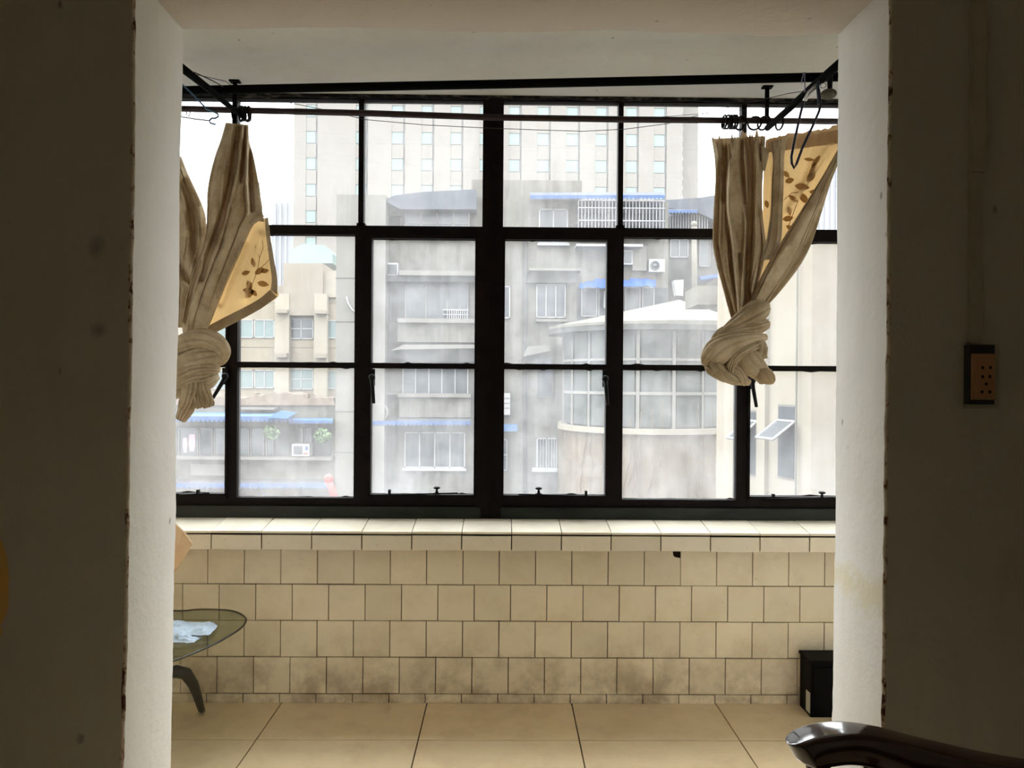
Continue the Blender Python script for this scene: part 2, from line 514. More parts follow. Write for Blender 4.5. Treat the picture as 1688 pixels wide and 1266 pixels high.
def empty(name, loc, label=None, cat=None, group=None, kind=None):
    o = D.objects.new(name, None)
    o.empty_display_size = 0.1
    COL.objects.link(o)
    o.location = loc
    o['_o'] = tuple(loc)
    return tag(o, label, cat, group, kind)

def struct(mb, name, mat, label=None):
    return tag(mb.build(name, mat), label, None, None, 'structure')

def fix_normals(o):
    import bmesh
    b = bmesh.new()
    b.from_mesh(o.data)
    bmesh.ops.recalc_face_normals(b, faces=b.faces)
    b.to_mesh(o.data)
    b.free()

# ------------------------------------------------------------------ room shell
Y1, Y2 = 1.68, 1.945          # front and rear face of the partition wall
YW = 3.170                    # tiled wall under the window
YG = 3.235                    # window plane
ZC = 2.553                    # balcony ceiling
XL, XR = -2.05, 2.05          # ends of the balcony
ZR = 2.95                     # room ceiling

def reveal_wall(name, side, pts, label):
    """partition wall beside the opening: pts = [(z, x_front, x_rear)], the corner line wavers like hand-laid plaster"""
    mb = MB()
    n = 150
    far = -2.9 if side < 0 else 2.9
    zs = np.linspace(0, ZR, n)
    rows = []
    for z in zs:
        xf = np.interp(z, [p[0] for p in pts], [p[1] for p in pts])
        xr = np.interp(z, [p[0] for p in pts], [p[2] for p in pts])
        w1 = 0.004 * mnoise.noise((3 + side, z * 3.0, 0)) + 0.0022 * mnoise.noise((9 + side, z * 22.0, 0))
        w2 = 0.004 * mnoise.noise((13 + side, z * 3.5, 0)) + 0.0015 * mnoise.noise((19 + side, z * 30.0, 0))
        xf += w1
        xr += w2
        s = side
        rows.append([(far, Y1, z), (xf + s * 0.35, Y1, z), (xf + s * 0.007, Y1, z), (xf + s * 0.002, Y1 + 0.002, z), (xf, Y1 + 0.006, z),
                     (xf * 0.5 + xr * 0.5 + 0.002 * mnoise.noise((5, z * 4, side)), (Y1 + Y2) / 2, z),
                     (xr, Y2 - 0.008, z), (xr + s * 0.006, Y2, z), (far, Y2, z)])
    k = len(rows[0])
    vs = [p for r in rows for p in r]
    fa, fb, fc = [], [], []
    for i in range(n - 1):
        for j in range(k - 1):
            q = (i * k + j, i * k + j + 1, (i + 1) * k + j + 1, (i + 1) * k + j)
            if side > 0:
                q = q[::-1]
            (fa if j <= 1 else fc if j in (2, 3) else fb).append(q)
    mb.add(vs, fa, True, 0)
    o = len(mb.v) - len(vs)
    for fs, mi in ((fb, 1), (fc, 2)):
        mb.f += fs
        mb.s += [True] * len(fs)
        mb.mi += [mi] * len(fs)
    ob = struct(mb, name, [M['room_wall'], M['reveal'], M['chipped']], label)
    return ob

def zpt(px, py, Y):
    p = P(px, py, Y)
    return p.z, p.x
lf = [zpt(222, 0, Y1), zpt(215, 640, Y1), zpt(203, 1266, Y1)]
lr = [zpt(303, 50, Y2), zpt(294, 640, Y2), zpt(284, 1266, Y2)]
rf = [zpt(1468, 0, Y1), zpt(1461, 640, Y1), zpt(1454, 1266, Y1)]
rr_ = [zpt(1380, 58, Y2), zpt(1376, 640, Y2), zpt(1370, 1200, Y2)]
def prof(f, r):
    f = sorted(f)
    r = sorted(r)
    zs = np.linspace(0, ZR, 12)
    def ex(pts, z):
        z_, x_ = [p[0] for p in pts], [p[1] for p in pts]
        return np.polyval(np.polyfit(z_, x_, 2), min(max(z, z_[0] - 0.2), z_[-1] + 0.3))
    return [(z, ex(f, z), ex(r, z)) for z in zs]
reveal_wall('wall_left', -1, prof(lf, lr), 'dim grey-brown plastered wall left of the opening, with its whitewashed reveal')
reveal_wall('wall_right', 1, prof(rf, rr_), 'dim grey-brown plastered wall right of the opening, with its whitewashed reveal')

# lintel over the opening; its underside is coved into the reveals
mb = MB()
zl = P(840, 54, Y2).z
xs = np.linspace(-0.95, 1.02, 60)
vs, fs = [], []
for i, x in enumerate(xs):
    zz = zl - 0.004 * math.sin(i * 0.3) + 0.003 * mnoise.noise((x * 5, 1, 2)) + (0.012 if x < -0.7 else 0) * 0
    edge = min(x + 0.86, 0.90 - x)
    vs += [(x, Y1, ZR), (x, Y1, zz + 0.005), (x, Y1 + 0.01, zz), (x, Y2 - 0.01, zz - 0.002 * mnoise.noise((x * 14, 3, 3))), (x, Y2, zz + 0.006), (x, Y2, ZR)]
for i in range(59):
    for j in range(5):
        fs.append((i * 6 + j, (i + 1) * 6 + j, (i + 1) * 6 + j + 1, i * 6 + j + 1))
mb.add(vs, fs, True)
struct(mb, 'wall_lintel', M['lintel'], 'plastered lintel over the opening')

# room floor slab + balcony floor, ceilings, side walls
struct(MB().box(-2.9, 2.9, -1.5, Y1, -0.12, -0.012).box(XL, XR, Y1, 3.30, -0.12, -0.012), 'floor', M['mortar'], 'floor bed under large beige tiles')
floor = D.objects['floor']
struct(MB().box(-2.9, 2.9, -1.5, Y1, ZR, ZR + 0.12), 'ceiling', M['room_shell'])
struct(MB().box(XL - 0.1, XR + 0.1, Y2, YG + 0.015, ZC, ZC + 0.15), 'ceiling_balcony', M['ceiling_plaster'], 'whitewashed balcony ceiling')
struct(MB().box(XL - 0.12, XL, Y2, 3.4, -0.1, ZC), 'wall_balcony_left', M['balcony_plaster'])
struct(MB().box(XR, XR + 0.12, Y2, 3.4, -0.1, ZC), 'wall_balcony_right', M['balcony_plaster'])
struct(MB().box(-3.0, -2.9, -1.5, Y2, -0.1, ZR + 0.1), 'wall_room_left', M['room_shell'])
struct(MB().box(2.9, 3.0, -1.5, Y2, -0.1, ZR + 0.1), 'wall_room_right', M['room_shell'])
struct(MB().box(-3.0, 3.0, -1.6, -1.5, -0.1, ZR + 0.1), 'wall_back', M['room_shell'])

def tile_mesh(name, w, h, t, mat, bev=0.0012, axis='y'):
    """one bevelled tile, lower left corner at the origin, glazed face towards -Y (axis y) or +Z (axis z)"""
    b = bev
    if axis == 'y':
        vs = [(0, t, 0), (w, t, 0), (w, t, h), (0, t, h), (0, b, 0), (w, b, 0), (w, b, h), (0, b, h), (b, 0, b), (w - b, 0, b), (w - b, 0, h - b), (b, 0, h - b)]
    else:
        vs = [(0, 0, -t), (w, 0, -t), (w, h, -t), (0, h, -t), (0, 0, -b), (w, 0, -b), (w, h, -b), (0, h, -b), (b, b, 0), (w - b, b, 0), (w - b, h - b, 0), (b, h - b, 0)]
    fs = [(8, 9, 10, 11)]
    for i in range(4):
        j = (i + 1) % 4
        fs += [(i, j, 4 + j, 4 + i), (4 + i, 4 + j, 8 + j, 8 + i)]
    me = D.meshes.new(name)
    me.from_pydata(vs, [], fs)
    me.materials.append(mat)
    return me

def put(me, name, parent, loc, rot=None):
    o = link(name, me, parent)
    off = Vector(parent.get('_o', (0, 0, 0)))
    o.location = Vector(loc) - off
    if rot:
        o.rotation_euler = rot
    return o

# floor tiles, 60 cm, aligned to the joints of the photograph
x_j = P(704, 1161, YW).x
pitch_f = (P(1176, 1161, YW).x - P(460, 1161, YW).x) / 3
y_j = PZ(840, 1219.5, 0).y
ft = tile_mesh('floor_tile', pitch_f - 0.0045, 0.6 - 0.002, 0.012, M['floor_tile'], 0.001, 'z')
ys = [y_j] + [y_j - 0.603 * i for i in range(1, 7)]
for yy in ys:
    for i in range(-5, 5):
        x0 = x_j + i * pitch_f
        if yy > Y1 - 0.6 and (x0 < XL - 0.4 or x0 + pitch_f > XR + 0.5) and yy >= y_j - 0.7:
            continue
        if x0 < -3.2 or x0 > 2.9:
            continue
        h = 0.6 if yy < y_j - 0.01 else (YW + 0.004 - y_j)
        if yy == y_j:
            me = D.meshes.get('floor_tile_cut') or tile_mesh('floor_tile_cut', pitch_f - 0.0045, YW + 0.004 - y_j, 0.012, M['floor_tile'], 0.001, 'z')
            put(me, 'tile', floor, (x0 + 0.0017, yy, rnd.uniform(-0.0004, 0)))
        else:
            put(ft, 'tile', floor, (x0 + 0.0017, yy, rnd.uniform(-0.0004, 0)))

# ------------------------------------------------------------------ outer wall under the window, tiled
zs_top = P(840, 877, 3.045).z            # top edge of the sill front
zs_bot = P(840, 908, 3.045).z
zb_sill = P(840, 854, YG - 0.02).z
ow = struct(MB().box(XL, XR, YW + 0.0095, 3.42, -0.1, zs_bot + 0.01).box(XL, XR, 3.052, 3.42, zs_bot - 0.004 + 0.006, zs_top - 0.02).prism([(XL, 3.06), (XR, 3.06), (XR, 3.42), (XL, 3.42)], zs_top - 0.03, zs_top - 0.013),
            'wall_outer', M['mortar'], 'low balcony wall clad in cream tiles below the windows')
ow['_o'] = (0, 0, 0)
pw = (P(1181, 940, YW).x - P(402.5, 940, YW).x) / 13
zr = [P(840, y, YW).z for y in (904, 964.3, 1024, 1084, 1144.2, 1160)]
offs = [402.5, 421.5, 402.5, 418.5, 401.5]
for r in range(5):
    z1, z0 = zr[r], zr[r + 1]
    h = z1 - z0 - 0.0024
    me = tile_mesh('wall_tile_%d' % r, pw - 0.0032, h - 0.001, 0.009, M['wall_tile'])
    xa = P(offs[r], 1000, YW).x
    for i in range(-6, 22):
        x0 = xa + i * pw
        if x0 < XL - 0.01 or x0 + pw > XR + 0.01:
            continue
        jz = rnd.uniform(-0.0006, 0.0006)
        jy = rnd.uniform(-0.0012, 0.0006)
        if r == 0 and abs(x0 - P(1061, 940, YW).x) < 0.03:
            # the tile with a rounded chip broken out of its upper right corner
            w, t = pw - 0.0022, 0.009
            cut = 0.030
            outl = [(0, 0), (w, 0), (w, h - 0.036)] + [(w - cut * math.sin(a), h - 0.036 + 0.012 * (1 - math.cos(a)) + 0.0) for a in (0.5, 1.0, 1.5)] + [(w - cut - 0.004, h), (0, h)]
            n = len(outl)
            m2 = D.meshes.new('chipped_tile')
            m2.from_pydata([(x, 0, z) for x, z in outl] + [(x, t, z) for x, z in outl], [], [tuple(range(n))] + [(i2, n + i2, n + (i2 + 1) % n, (i2 + 1) % n) for i2 in range(n)])
            m2.materials.append(M['wall_tile'])
            o = put(m2, 'tile', ow, (x0 + 0.0011, YW + jy, z0 + 0.0011))
            o['label'] = 'cream wall tile with its upper right corner broken out'
            continue
        put(me, 'tile', ow, (x0 + 0.0011, YW + jy, z0 + 0.0011 + jz), (rnd.uniform(-.003, .003), 0, rnd.uniform(-.003, .003)))
# sill: front tiles and sloping top tiles, one above the other
ps = (P(1253.6, 892, 3.045).x - P(432, 892, 3.045).x) / 10
xs0 = P(432, 892, 3.045).x
mf = tile_mesh('sill_front', ps - 0.0042, zs_top - zs_bot - 0.016, 0.009, M['sill_tile'])
ym0 = 3.040
slope = (zb_sill - zs_top) / (YG - 0.015 - ym0)
mt_ = tile_mesh('sill_top', ps - 0.003, math.hypot(YG - 0.015 - ym0, zb_sill - zs_top), 0.009, M['sill_tile'], 0.001, 'z')
for i in range(-8, 16):
    x0 = xs0 + i * ps
    if x0 < XL - 0.02 or x0 + ps > XR + 0.02:
        continue
    put(mf, 'tile', ow, (x0, 3.043 + rnd.uniform(-.001, .001), zs_bot + rnd.uniform(-.001, .001)), (rnd.uniform(-.006, .006), 0, rnd.uniform(-.004, .004)))
    put(mt_, 'tile', ow, (x0, ym0 + rnd.uniform(-.002, .0), zs_top + rnd.uniform(-.0006, .0006)), (math.atan(slope), 0, 0))

# ------------------------------------------------------------------ windows
def wbar(mb, a, b, c, d, y0=YG - 0.02, y1=YG + 0.025):
    """bar between picture corners (a,b)-(c,d), following the camera roll through its own ends"""
    if (c - a) > (d - b):
        p0, p1, q0, q1 = P(a, b, y0), P(c, b, y0), P(a, d, y0), P(c, d, y0)
    x0, x1 = P(a, (b + d) / 2, y0).x, P(c, (b + d) / 2, y0).x
    z1, z0 = P((a + c) / 2, b, y0).z, P((a + c) / 2, d, y0).z
    mb.box(x0, x1, y0, y1, z0, z1)

# world lines read off the photograph (at the window plane)
def wx(px, py=600):
    return P(px, py, YG - 0.02).x
def wz(py, px=840):
    return P(px, py, YG - 0.02).z
X = dict(l0=XL, m1a=wx(376), m1b=wx(391), m2a=wx(584), m2b=wx(608), ca=wx(786), cb=wx(827.5), m3a=wx(1003), m3b=wx(1027), m4a=wx(1215), m4b=wx(1233), r0=XR)
zt, z_tr1, z_tr0, z_b1, z_b0, z_r, z_g = wz(167), wz(374), wz(389), wz(600), wz(608), wz(820), wz(836)
zbot = wz(853)
thin = 0.011

def window(name, label, x0, x1, muls, top_muls, cas, dirts):
    root = empty(name, (0, YG, zbot), label, None, None, 'structure')
    fr = MB()
    ya, yb = YG - 0.02, YG + 0.025
    fr.box(x0, x1, ya, yb, z_g, z_r - 0.006)                # bottom rail
    fr.box(x0, x1, ya + 0.0, yb, z_tr0, z_tr1)              # transom
    fr.box(x0, x1, ya, yb, zt, zt + 0.03)                   # head
    fr.build('frame', M['frame'], root)
    MB().box(x0, x1, ya - 0.012, yb, zbot - 0.02, z_g + 0.001).build('bottom_rail', M['frame_green'], root)
    for (a, b) in muls:
        MB().box(a, b, ya, yb, z_r - 0.007, z_tr0 + 0.001).build('mullion', M['frame'], root)
    for xc in top_muls:
        MB().box(xc - thin, xc + thin, ya + 0.004, yb, z_tr1 - 0.001, zt + 0.002).prism([(xc - thin * 1.6, ya + 0.004), (xc + thin * 1.6, ya + 0.004), (xc + thin * 1.6, yb), (xc - thin * 1.6, yb)], z_tr1 - 0.001, z_tr1 + 0.012).build('mullion', M['frame'], root)
    edges = sorted([x0] + [v for ab in muls for v in ab] + [x1])
    cells = [(edges[i], min(edges[i + 1], X['ca']) if x1 < 0 else edges[i + 1]) for i in range(0, len(edges), 2)]
    for ci, (a, b) in enumerate(cells):
        if cas[ci]:
            w = 0.010
            c = MB()
            c.box(a, b, ya - 0.006, yb, z_tr0 - 0.014, z_tr0 + 0.001)
            c.box(a, b, ya - 0.006, yb, z_r - 0.012, z_r + 0.010)
            c.box(a, a + w, ya - 0.006, yb, z_r, z_tr0)
            c.box(b - w, b, ya - 0.006, yb, z_r, z_tr0)
            c.box(a, b, ya - 0.004, yb, z_b0, z_b1)
            cs = c.build('casement', M['frame'], root)
            a2, b2, zu, zd = a + w, b - w, z_tr0 - 0.014, z_r + 0.010
        else:
            MB().box(a, b, ya + 0.003, yb, z_b0 - 0.001, z_b1 + 0.001).build('glazing_bar', M['frame'], root)
            a2, b2, zu, zd = a, b, z_tr0, z_r - 0.006
            cs = root
        d1, d2 = dirts[ci]
        MB().box(a2, b2, YG + 0.004, YG + 0.007, z_b1, zu).build('pane', M[d1], cs)
        MB().box(a2, b2, YG + 0.004, YG + 0.007, zd, z_b0).build('pane', M[d2], cs)
        # ragged putty beads along the pane edges
        pt = MB()
        for zz, sgn in ((zu, -1), (zd, 1), (z_b1, 1), (z_b0, -1)):
            n = 26
            pts = []
            for k in range(n + 1):
                hh = 0.0015 + 0.0022 * abs(mnoise.noise((k * 0.9 + a * 7, zz * 9, 1)))
                if rnd.random() < 0.05:
                    hh += 0.004
                pts.append((a2 + (b2 - a2) * k / n, hh))
            vs = [(x, YG - 0.001, zz) for x, _ in pts] + [(x, YG + 0.003, zz + sgn * h_) for x, h_ in pts]
            pt.add(vs, [(k, k + 1, n + 2 + k, n + 1 + k) for k in range(n)])
        o = pt.build('putty', M['frame'], cs)
    tm = sorted([x0] + list(top_muls) + [x1])
    for i in range(len(tm) - 1):
        a = tm[i] + (thin if i else 0)
        b = tm[i + 1] - (thin if i < len(tm) - 2 else 0)
        MB().box(a, b, YG + 0.004, YG + 0.007, z_tr1, zt).build('pane', M[['pane_mid', 'pane_clean', 'pane_mid'][i % 3]], root)
    return root

xc0, xc1 = wx(795, 400), wx(829, 400)
w1 = window('window_1', 'left dark-framed steel window of the balcony, behind the left curtain', XL, xc0 + 0.001,
            [(X['m1a'], X['m1b']), (X['m2a'], X['m2b'])], [wx(386, 270), wx(595, 270)], [True, False, True],
            [('pane_clean', 'pane_mid'), ('pane_clean', 'pane_mid'), ('pane_dirty', 'pane_dirty')])
w2 = window('window_2', 'right dark-framed steel window of the balcony, behind the right curtain', X['cb'], XR,
            [(X['m3a'], X['m3b']), (X['m4a'], X['m4b'])], [wx(1023.5, 270), wx(1227, 270)], [True, False, True],
            [('pane_dirty', 'pane_dirty'), ('pane_mid', 'pane_mid'), ('pane_clean', 'pane_clean')])
# the post between both windows
pst = MB().box(X['ca'], X['cb'], YG - 0.03, YG + 0.05, zbot - 0.02, z_tr0).box(xc0, xc1, YG - 0.03, YG + 0.05, z_tr0, zt + 0.05)
for fx in (0.32, 0.55, 0.72):
    xx = xc0 + (xc1 - xc0) * fx
    pst.box(xx - 0.0015, xx + 0.0015, YG - 0.034, YG - 0.028, zbot, zt)
struct(pst, 'trim_1', M['frame'], 'dark post between the two windows')
# head beam above the windows with a rough sooty lower edge
mb = MB()
n = 160
vs, fs = [], []
for i in range(n + 1):
    x = XL + (XR - XL) * i / n
    pz = zt + 0.004 + 0.010 * mnoise.noise((x * 6, 0, 4)) * 0.6 + 0.004 * mnoise.noise((x * 40, 0, 4))
    zz = pz
    vs += [(x, YG - 0.035, ZC), (x, YG - 0.035, zz + 0.004), (x, YG - 0.03, zz), (x, YG + 0.022, zz + 0.004), (x, YG + 0.09, zz + 0.12), (x, YG + 0.09, ZC + 0.2)]
for i in range(n):
    for j in range(5):
        fs.append((i * 6 + j, (i + 1) * 6 + j, (i + 1) * 6 + j + 1, i * 6 + j + 1))
mb.add(vs, fs)
struct(mb, 'trim_2', M['beam'], 'sooty plaster head above the windows')
# outside wall above the head, so that the balcony is closed
struct(MB().box(XL - 0.3, XR + 0.3, YG + 0.09, 3.42, zt + 0.12, ZC + 1.2), 'wall_above', M['concrete_lt'])

# hardware of the casements
def handle(px, py, px2, py2, parent, flip):
    r = MB().tube([P(px, py, YG - 0.055), P(px, py, YG - 0.02)], 0.014, 12).ball(P(px, py, YG - 0.058), 0.015).box(P(px, py, YG - 0.03).x - 0.012, P(px, py, YG - 0.03).x + 0.012, YG - 0.03, YG - 0.02, P(px, py, YG - 0.03).z - 0.035, P(px, py, YG - 0.03).z + 0.035).build('handle', M['iron'], parent)
    MB().tube([P(px, py + 3, YG - 0.06), P(px + (px2 - px) * 0.3, py + (py2 - py) * 0.35, YG - 0.066), P(px2, py2, YG - 0.064)], [0.010, 0.0085, 0.007], 8).build('lever', M['iron'], r)
cas_l = [o for o in w1.children if o.name.startswith('casement')]
cas_r = [o for o in w2.children if o.name.startswith('casement')]
handle(371, 620, 351, 656, cas_l[0], 1)
handle(613, 622, 616, 665, cas_l[1], 1)
handle(998, 624, 1002, 668, cas_r[0], 1)
handle(1240, 628, 1247, 671, cas_r[1], 1)
def stay(x_a, x_b, y, knob, peg, parent, yk):
    s = MB()
    p, q = P(x_a, y + 3, YG - 0.035), P(x_b, y, YG - 0.04)
    s.tube([p, q], 0.0035, 6)
    so = s.build('stay', M['iron'], parent)
    a = P(peg, y + 2, YG - 0.033)
    MB().box(a.x - 0.005, a.x + 0.005, a.y - 0.005, a.y + 0.012, a.z - 0.006, a.z + 0.020).build('peg', M['iron'], parent)
    if knob:
        b = P(knob, yk + 10, YG - 0.035)
        MB().tube([b - Vector((0, 0, .004)), b + Vector((0, 0, .018))], [0.009, 0.004], 10).ball(b + Vector((0, 0, 0.023)), 0.015, 14, (1, 1, 0.42)).box(b.x - 0.014, b.x + 0.014, b.y - 0.004, b.y + 0.012, b.z - 0.006, b.z + 0.001).build('knob', M['iron'], parent)
stay(630, 755, 813, 720, 642, cas_l[1], 803)
stay(970, 855, 815, 888, 966, cas_r[0], 804)
stay(295, 345, 813, None, 326, cas_l[0], 800)
stay(1262, 1372, 820, 1355, 1275, cas_r[1], 811)

# ------------------------------------------------------------------ rods and rails
YR = 3.06
rodm = MB().tube([P(300, 177, YR) + Vector((-0.9, 0, 0.01)), P(400, 182, YR), P(600, 186.5, YR), P(808, 193.5, YR), P(1030, 197, YR), P(1380, 200, YR) + Vector((0.45, 0, 0))], 0.0125, 12)
ro = tag(rodm.build('curtain_rod', M['rod']), 'thin dark red curtain rod right behind the curtain tops, across both windows', 'curtain rod')
# laundry rails running from the window head into the room
def lr_pt(px, py, Xw, z=None):
    # point on the ray with world X given
    d = fwd + R_ * ((px - 844.0) / F) - U_ * ((py - 633.0) / F)
    return CAM + d * (Xw / d.x)
Xa = P(398, 190, YR).x
Xb = P(1264, 212, YR).x
railL = [P(398, 191, YR + 0.03) , lr_pt(372, 170, Xa), lr_pt(345, 147, Xa), lr_pt(305, 116, Xa)]
e = railL[-1] + (railL[-1] - railL[-2]) * 0.9
rl = MB().tube([railL[0], railL[1], railL[2], railL[3], e], [0.010, 0.011, 0.013, 0.014, 0.014], 10)
tag(rl.build('laundry_rail', M['rail']), 'left slanting black rail running from the curtain rod towards the room', 'rail')
railR = [P(1265, 211, YR + 0.0), lr_pt(1300, 180, Xb), lr_pt(1340, 143, Xb), lr_pt(1376, 112, Xb)]
e = railR[-1] + (railR[-1] - railR[-2]) * 0.8
rl = MB().tube([railR[0], railR[1], railR[2], railR[3], e], [0.013, 0.013, 0.014, 0.015, 0.015], 10)
tag(rl.build('laundry_rail', M['rail']), 'right slanting black rail running from the curtain rod towards the room', 'rail')
dl = railL[2] - Vector((0, 0, -0.018))
dr = railR[2] + Vector((0, 0, 0.018))
def rest(rail, px_, py_):
    """point on top of a slanting rail where a pole lying on it shows at picture row py_"""
    best = None
    for k in range(201):
        t = k / 200 * 2.0
        i_ = 1 + min(int(t), 1)
        p = rail[i_].lerp(rail[i_ + 1], t - int(t) if t < 2 else 1.0) + Vector((0, 0, 0.031))
        e_ = abs((P(px_, py_, p.y) - p).z)
        if best is None or e_ < best[0]:
            best = (e_, p)
    return best[1]
rL, rR = rest(railL, 345, 147.5), rest(railR, 1340, 127.5)
q0, q1 = rL + (rL - rR) * 0.02, rR + (rR - rL) * 0.02
tag(MB().tube([q0 + (q0 - q1) * 0.55, q0, (q0 + q1) / 2 + Vector((0, 0, -0.001)), q1, q1 + (q1 - q0) * 0.5], 0.0155, 12).build('clothes_rail', M['rail']), 'long black clothes pole across the top, resting on both slanting rails', 'clothes pole')
# flat iron hangers holding the curtain rod
for (px, ya, yb, lab) in ((388, 133, 206, 'flat dark iron bracket holding the rod at the left curtain'), (1264, 147, 200, 'flat dark iron bracket holding the rod at the right curtain')):
    a, b = P(px, ya, YR + 0.02), P(px, yb, YR + 0.0)
    mb = MB().box(a.x - 0.008, a.x + 0.008, YR + 0.012, YR + 0.020, b.z - 0.002, ZC)
    mb.torus((a.x, YR, P(px, 190 if px < 800 else 199, YR).z), 0.015, 0.004, (1, 0, 0))
    mb.box(a.x - 0.02, a.x + 0.02, YR, YR + 0.03, ZC - 0.006, ZC)
    tag(mb.build('rod_bracket', M['rail']), lab, 'bracket')
# binding of wire round the rod end at the left curtain
b = empty('rod_binding', P(402, 188, YR), 'dark bundle of rings and wire bunched beside the left bracket', 'binding')
for i in range(9):
    MB().torus(P(396 + i * 1.9, 187.5 + rnd.uniform(-1, 1), YR), 0.026 + rnd.uniform(-.002, .004), 0.0035, (1, rnd.uniform(-.3, .3), rnd.uniform(-.2, .2)), 16, 5).build('coil', M['iron'], b)
# curtain rings on the right
ring0 = None
for i, (px, tilt) in enumerate(((1194, .2), (1199, .5), (1204, .1), (1208, .35), (1212, .3), (1221, 1.4), (1244, 2.2), (1258, 1.2), (1285, 0.5))):
    c = P(px, 197.5 + (2.0 if i > 4 else 0), YR)
    if ring0 is None:
        me = MB().torus((0, 0, 0), 0.026, 0.0042, (1, 0, 0), 20, 6)
        m_ = D.meshes.new('curtain_ring')
        m_.from_pydata(me.v, [], me.f)
        m_.materials.append(M['iron'])
        ring0 = m_
    o = link('curtain_ring', ring0)
    o.location = c + Vector((0, 0, -0.009))
    o.rotation_euler = (0, 0, tilt * 0.5)
    names = ['leftmost dark curtain ring of the bunch over the right curtain', 'second dark curtain ring of the bunch over the right curtain', 'third dark curtain ring of the bunch over the right curtain', 'fourth dark curtain ring of the bunch over the right curtain', 'rightmost dark curtain ring of the bunch over the right curtain', 'single open curtain ring just right of the bunch, left of the window bar', 'round curtain ring hanging open right of the window bar', 'dark curtain ring against the right rod bracket', 'last curtain ring, right of the rail end, above the golden lining']
    tag(o, names[i], 'curtain ring', 'rings on the curtain rod')
def hook_at(px, y0, y1, lab):
    mb = MB().tube([P(px, y0, YR), P(px + 1, (y0 + y1) / 2, YR), P(px - 1, y1, YR), P(px + 1.5, y1 + 4, YR), P(px + 2.5, y1 - 3, YR)], 0.0012, 5)
    tag(mb.build('curtain_hook', M['silver']), lab, 'hook', 'thin hooks under the curtain rings')
hook_at(1194, 206, 224, 'thin bright hook holding the left top corner of the right curtain')
hook_at(1285, 206, 223, 'thin bright hook above the pleat left of the golden lining')
hook_at(1221, 208, 222, 'thin bright hook over the middle pleats of the right curtain')
hook_at(398, 196, 206, 'thin bright hook holding the top of the left curtain')

# sagging lines
def line(name, pts, r, mat, lab, cat='line'):
    return tag(MB().tube(pts, r, 5).build(name, mat), lab, cat)
line('thin_wire', [P(310, 120, 2.9), P(372, 134, 2.95), P(400, 153, 3.0), P(470, 168, 3.06), P(540, 182, 3.09), P(600, 197, 3.1), P(700, 206, 3.1), P(800, 211, 3.1), P(880, 214, 3.1), P(960, 216.5, 3.1), P(1030, 213, 3.1), P(1100, 204, 3.08), P(1180, 182, 3.05), P(1240, 168, 3.0), P(1300, 154, 2.95), P(1328, 150, 2.9)], 0.0014, M['thread'], 'thin dark wire sagging below the rod across both windows', 'wire')
line('thin_wire', [P(1050, 196, 3.09), P(1150, 188, 3.08), P(1230, 181, 3.05), P(1300, 174, 3.0), P(1340, 168, 2.9)], 0.0011, M['thread'], 'short thin wire rising to the right above the rod, near the right rail', 'wire')
line('thin_wire', [P(320, 119, 2.7), P(350, 133, 2.75), P(368, 143, 2.8)], 0.002, M['thread'], 'dark cord looped over the left slanting rail', 'wire')

# hangers
hw = empty('wire_hanger', P(345, 193, 2.8), 'thin blue and grey wire clothes hanger seen edge-on at the left rail', 'clothes hanger')
yh = 2.80
MB().tube([P(300, 139, yh), P(320, 158, yh), P(340, 179, yh), P(352, 184, yh), P(359, 188, yh), P(360, 192, yh), P(355, 195, yh), P(349, 195, yh), P(345, 199, yh), P(347, 203, yh), P(355, 205, yh)], 0.0034, 6).build('hook', M['blue_wire'], hw)
MB().tube([P(345, 199, yh), P(320, 196, yh), P(290, 191, yh)], 0.0026, 6).build('lower_bar', M['grey_wire'], hw)
MB().tube([P(307, 178, YR), P(308, 190, YR), P(310, 192, YR), P(313, 189, YR), P(313.5, 178, YR)], 0.0022, 6).build('ring', M['grey_wire'], hw)
hp = empty('plastic_hanger', P(1330, 200, 2.5), 'navy plastic clothes hanger hanging narrow side on before the golden lining', 'clothes hanger')
yh = 2.52
MB().tube([P(1325, 166, yh + .02), P(1319, 190, yh + .02), P(1310, 230, yh + .01), P(1304.5, 258, yh), P(1305, 269, yh), P(1309, 277, yh), P(1313, 270, yh - .01), P(1323, 243, yh - .02), P(1340, 207, yh - .03), P(1350, 184, yh - .03), P(1353, 172, yh - .03), P(1350, 150, yh - .02)], 0.0045, 8).build('frame', M['navy'], hp)
MB().tube([P(1351, 172, yh - .02), P(1349, 150, yh - .02), P(1347, 138, yh - .01), P(1352, 132, yh)], [0.007, 0.0065, 0.005, 0.004], 8).build('hook', M['navy'], hp)
MB().tube([P(1325, 166, yh), P(1332, 152, yh), P(1345, 140, yh)], 0.004, 8).tube([P(1328, 167, yh), P(1336, 154, yh), P(1348, 143, yh)], 0.0025, 8).build('highlight_arm', M['silver'], hp)  # silver tubes stand in for the highlight on the hanger
# little S hook on the pole, and the dark oval disc
line('s_hook', [P(1322, 138, 2.60), P(1321.5, 133, 2.56), P(1325, 119, 2.55), P(1326.5, 119, 2.55), P(1327, 152, 2.57)], 0.0022, M['grey_wire'], 'small grey wire hook over the black clothes pole, left of the navy hanger', 'hook')
dk = empty('hanging_disc', P(1366, 152, 2.55), 'dusty oval disc hanging under the pole beside the right reveal', 'disc')
MB().ball(P(1366, 155, 2.55), 0.027, 20, (1, .9, 0.62)).build('disc', M['disc'], dk)
MB().tube([P(1368, 146, 2.55), P(1368, 122, 2.55)], [0.008, 0.010], 10).build('stem', M['iron'], dk)
MB().torus(P(1357, 141, 2.53), 0.009, 0.002, (0.3, 1, 0)).build('wire_loop', M['silver'], dk)

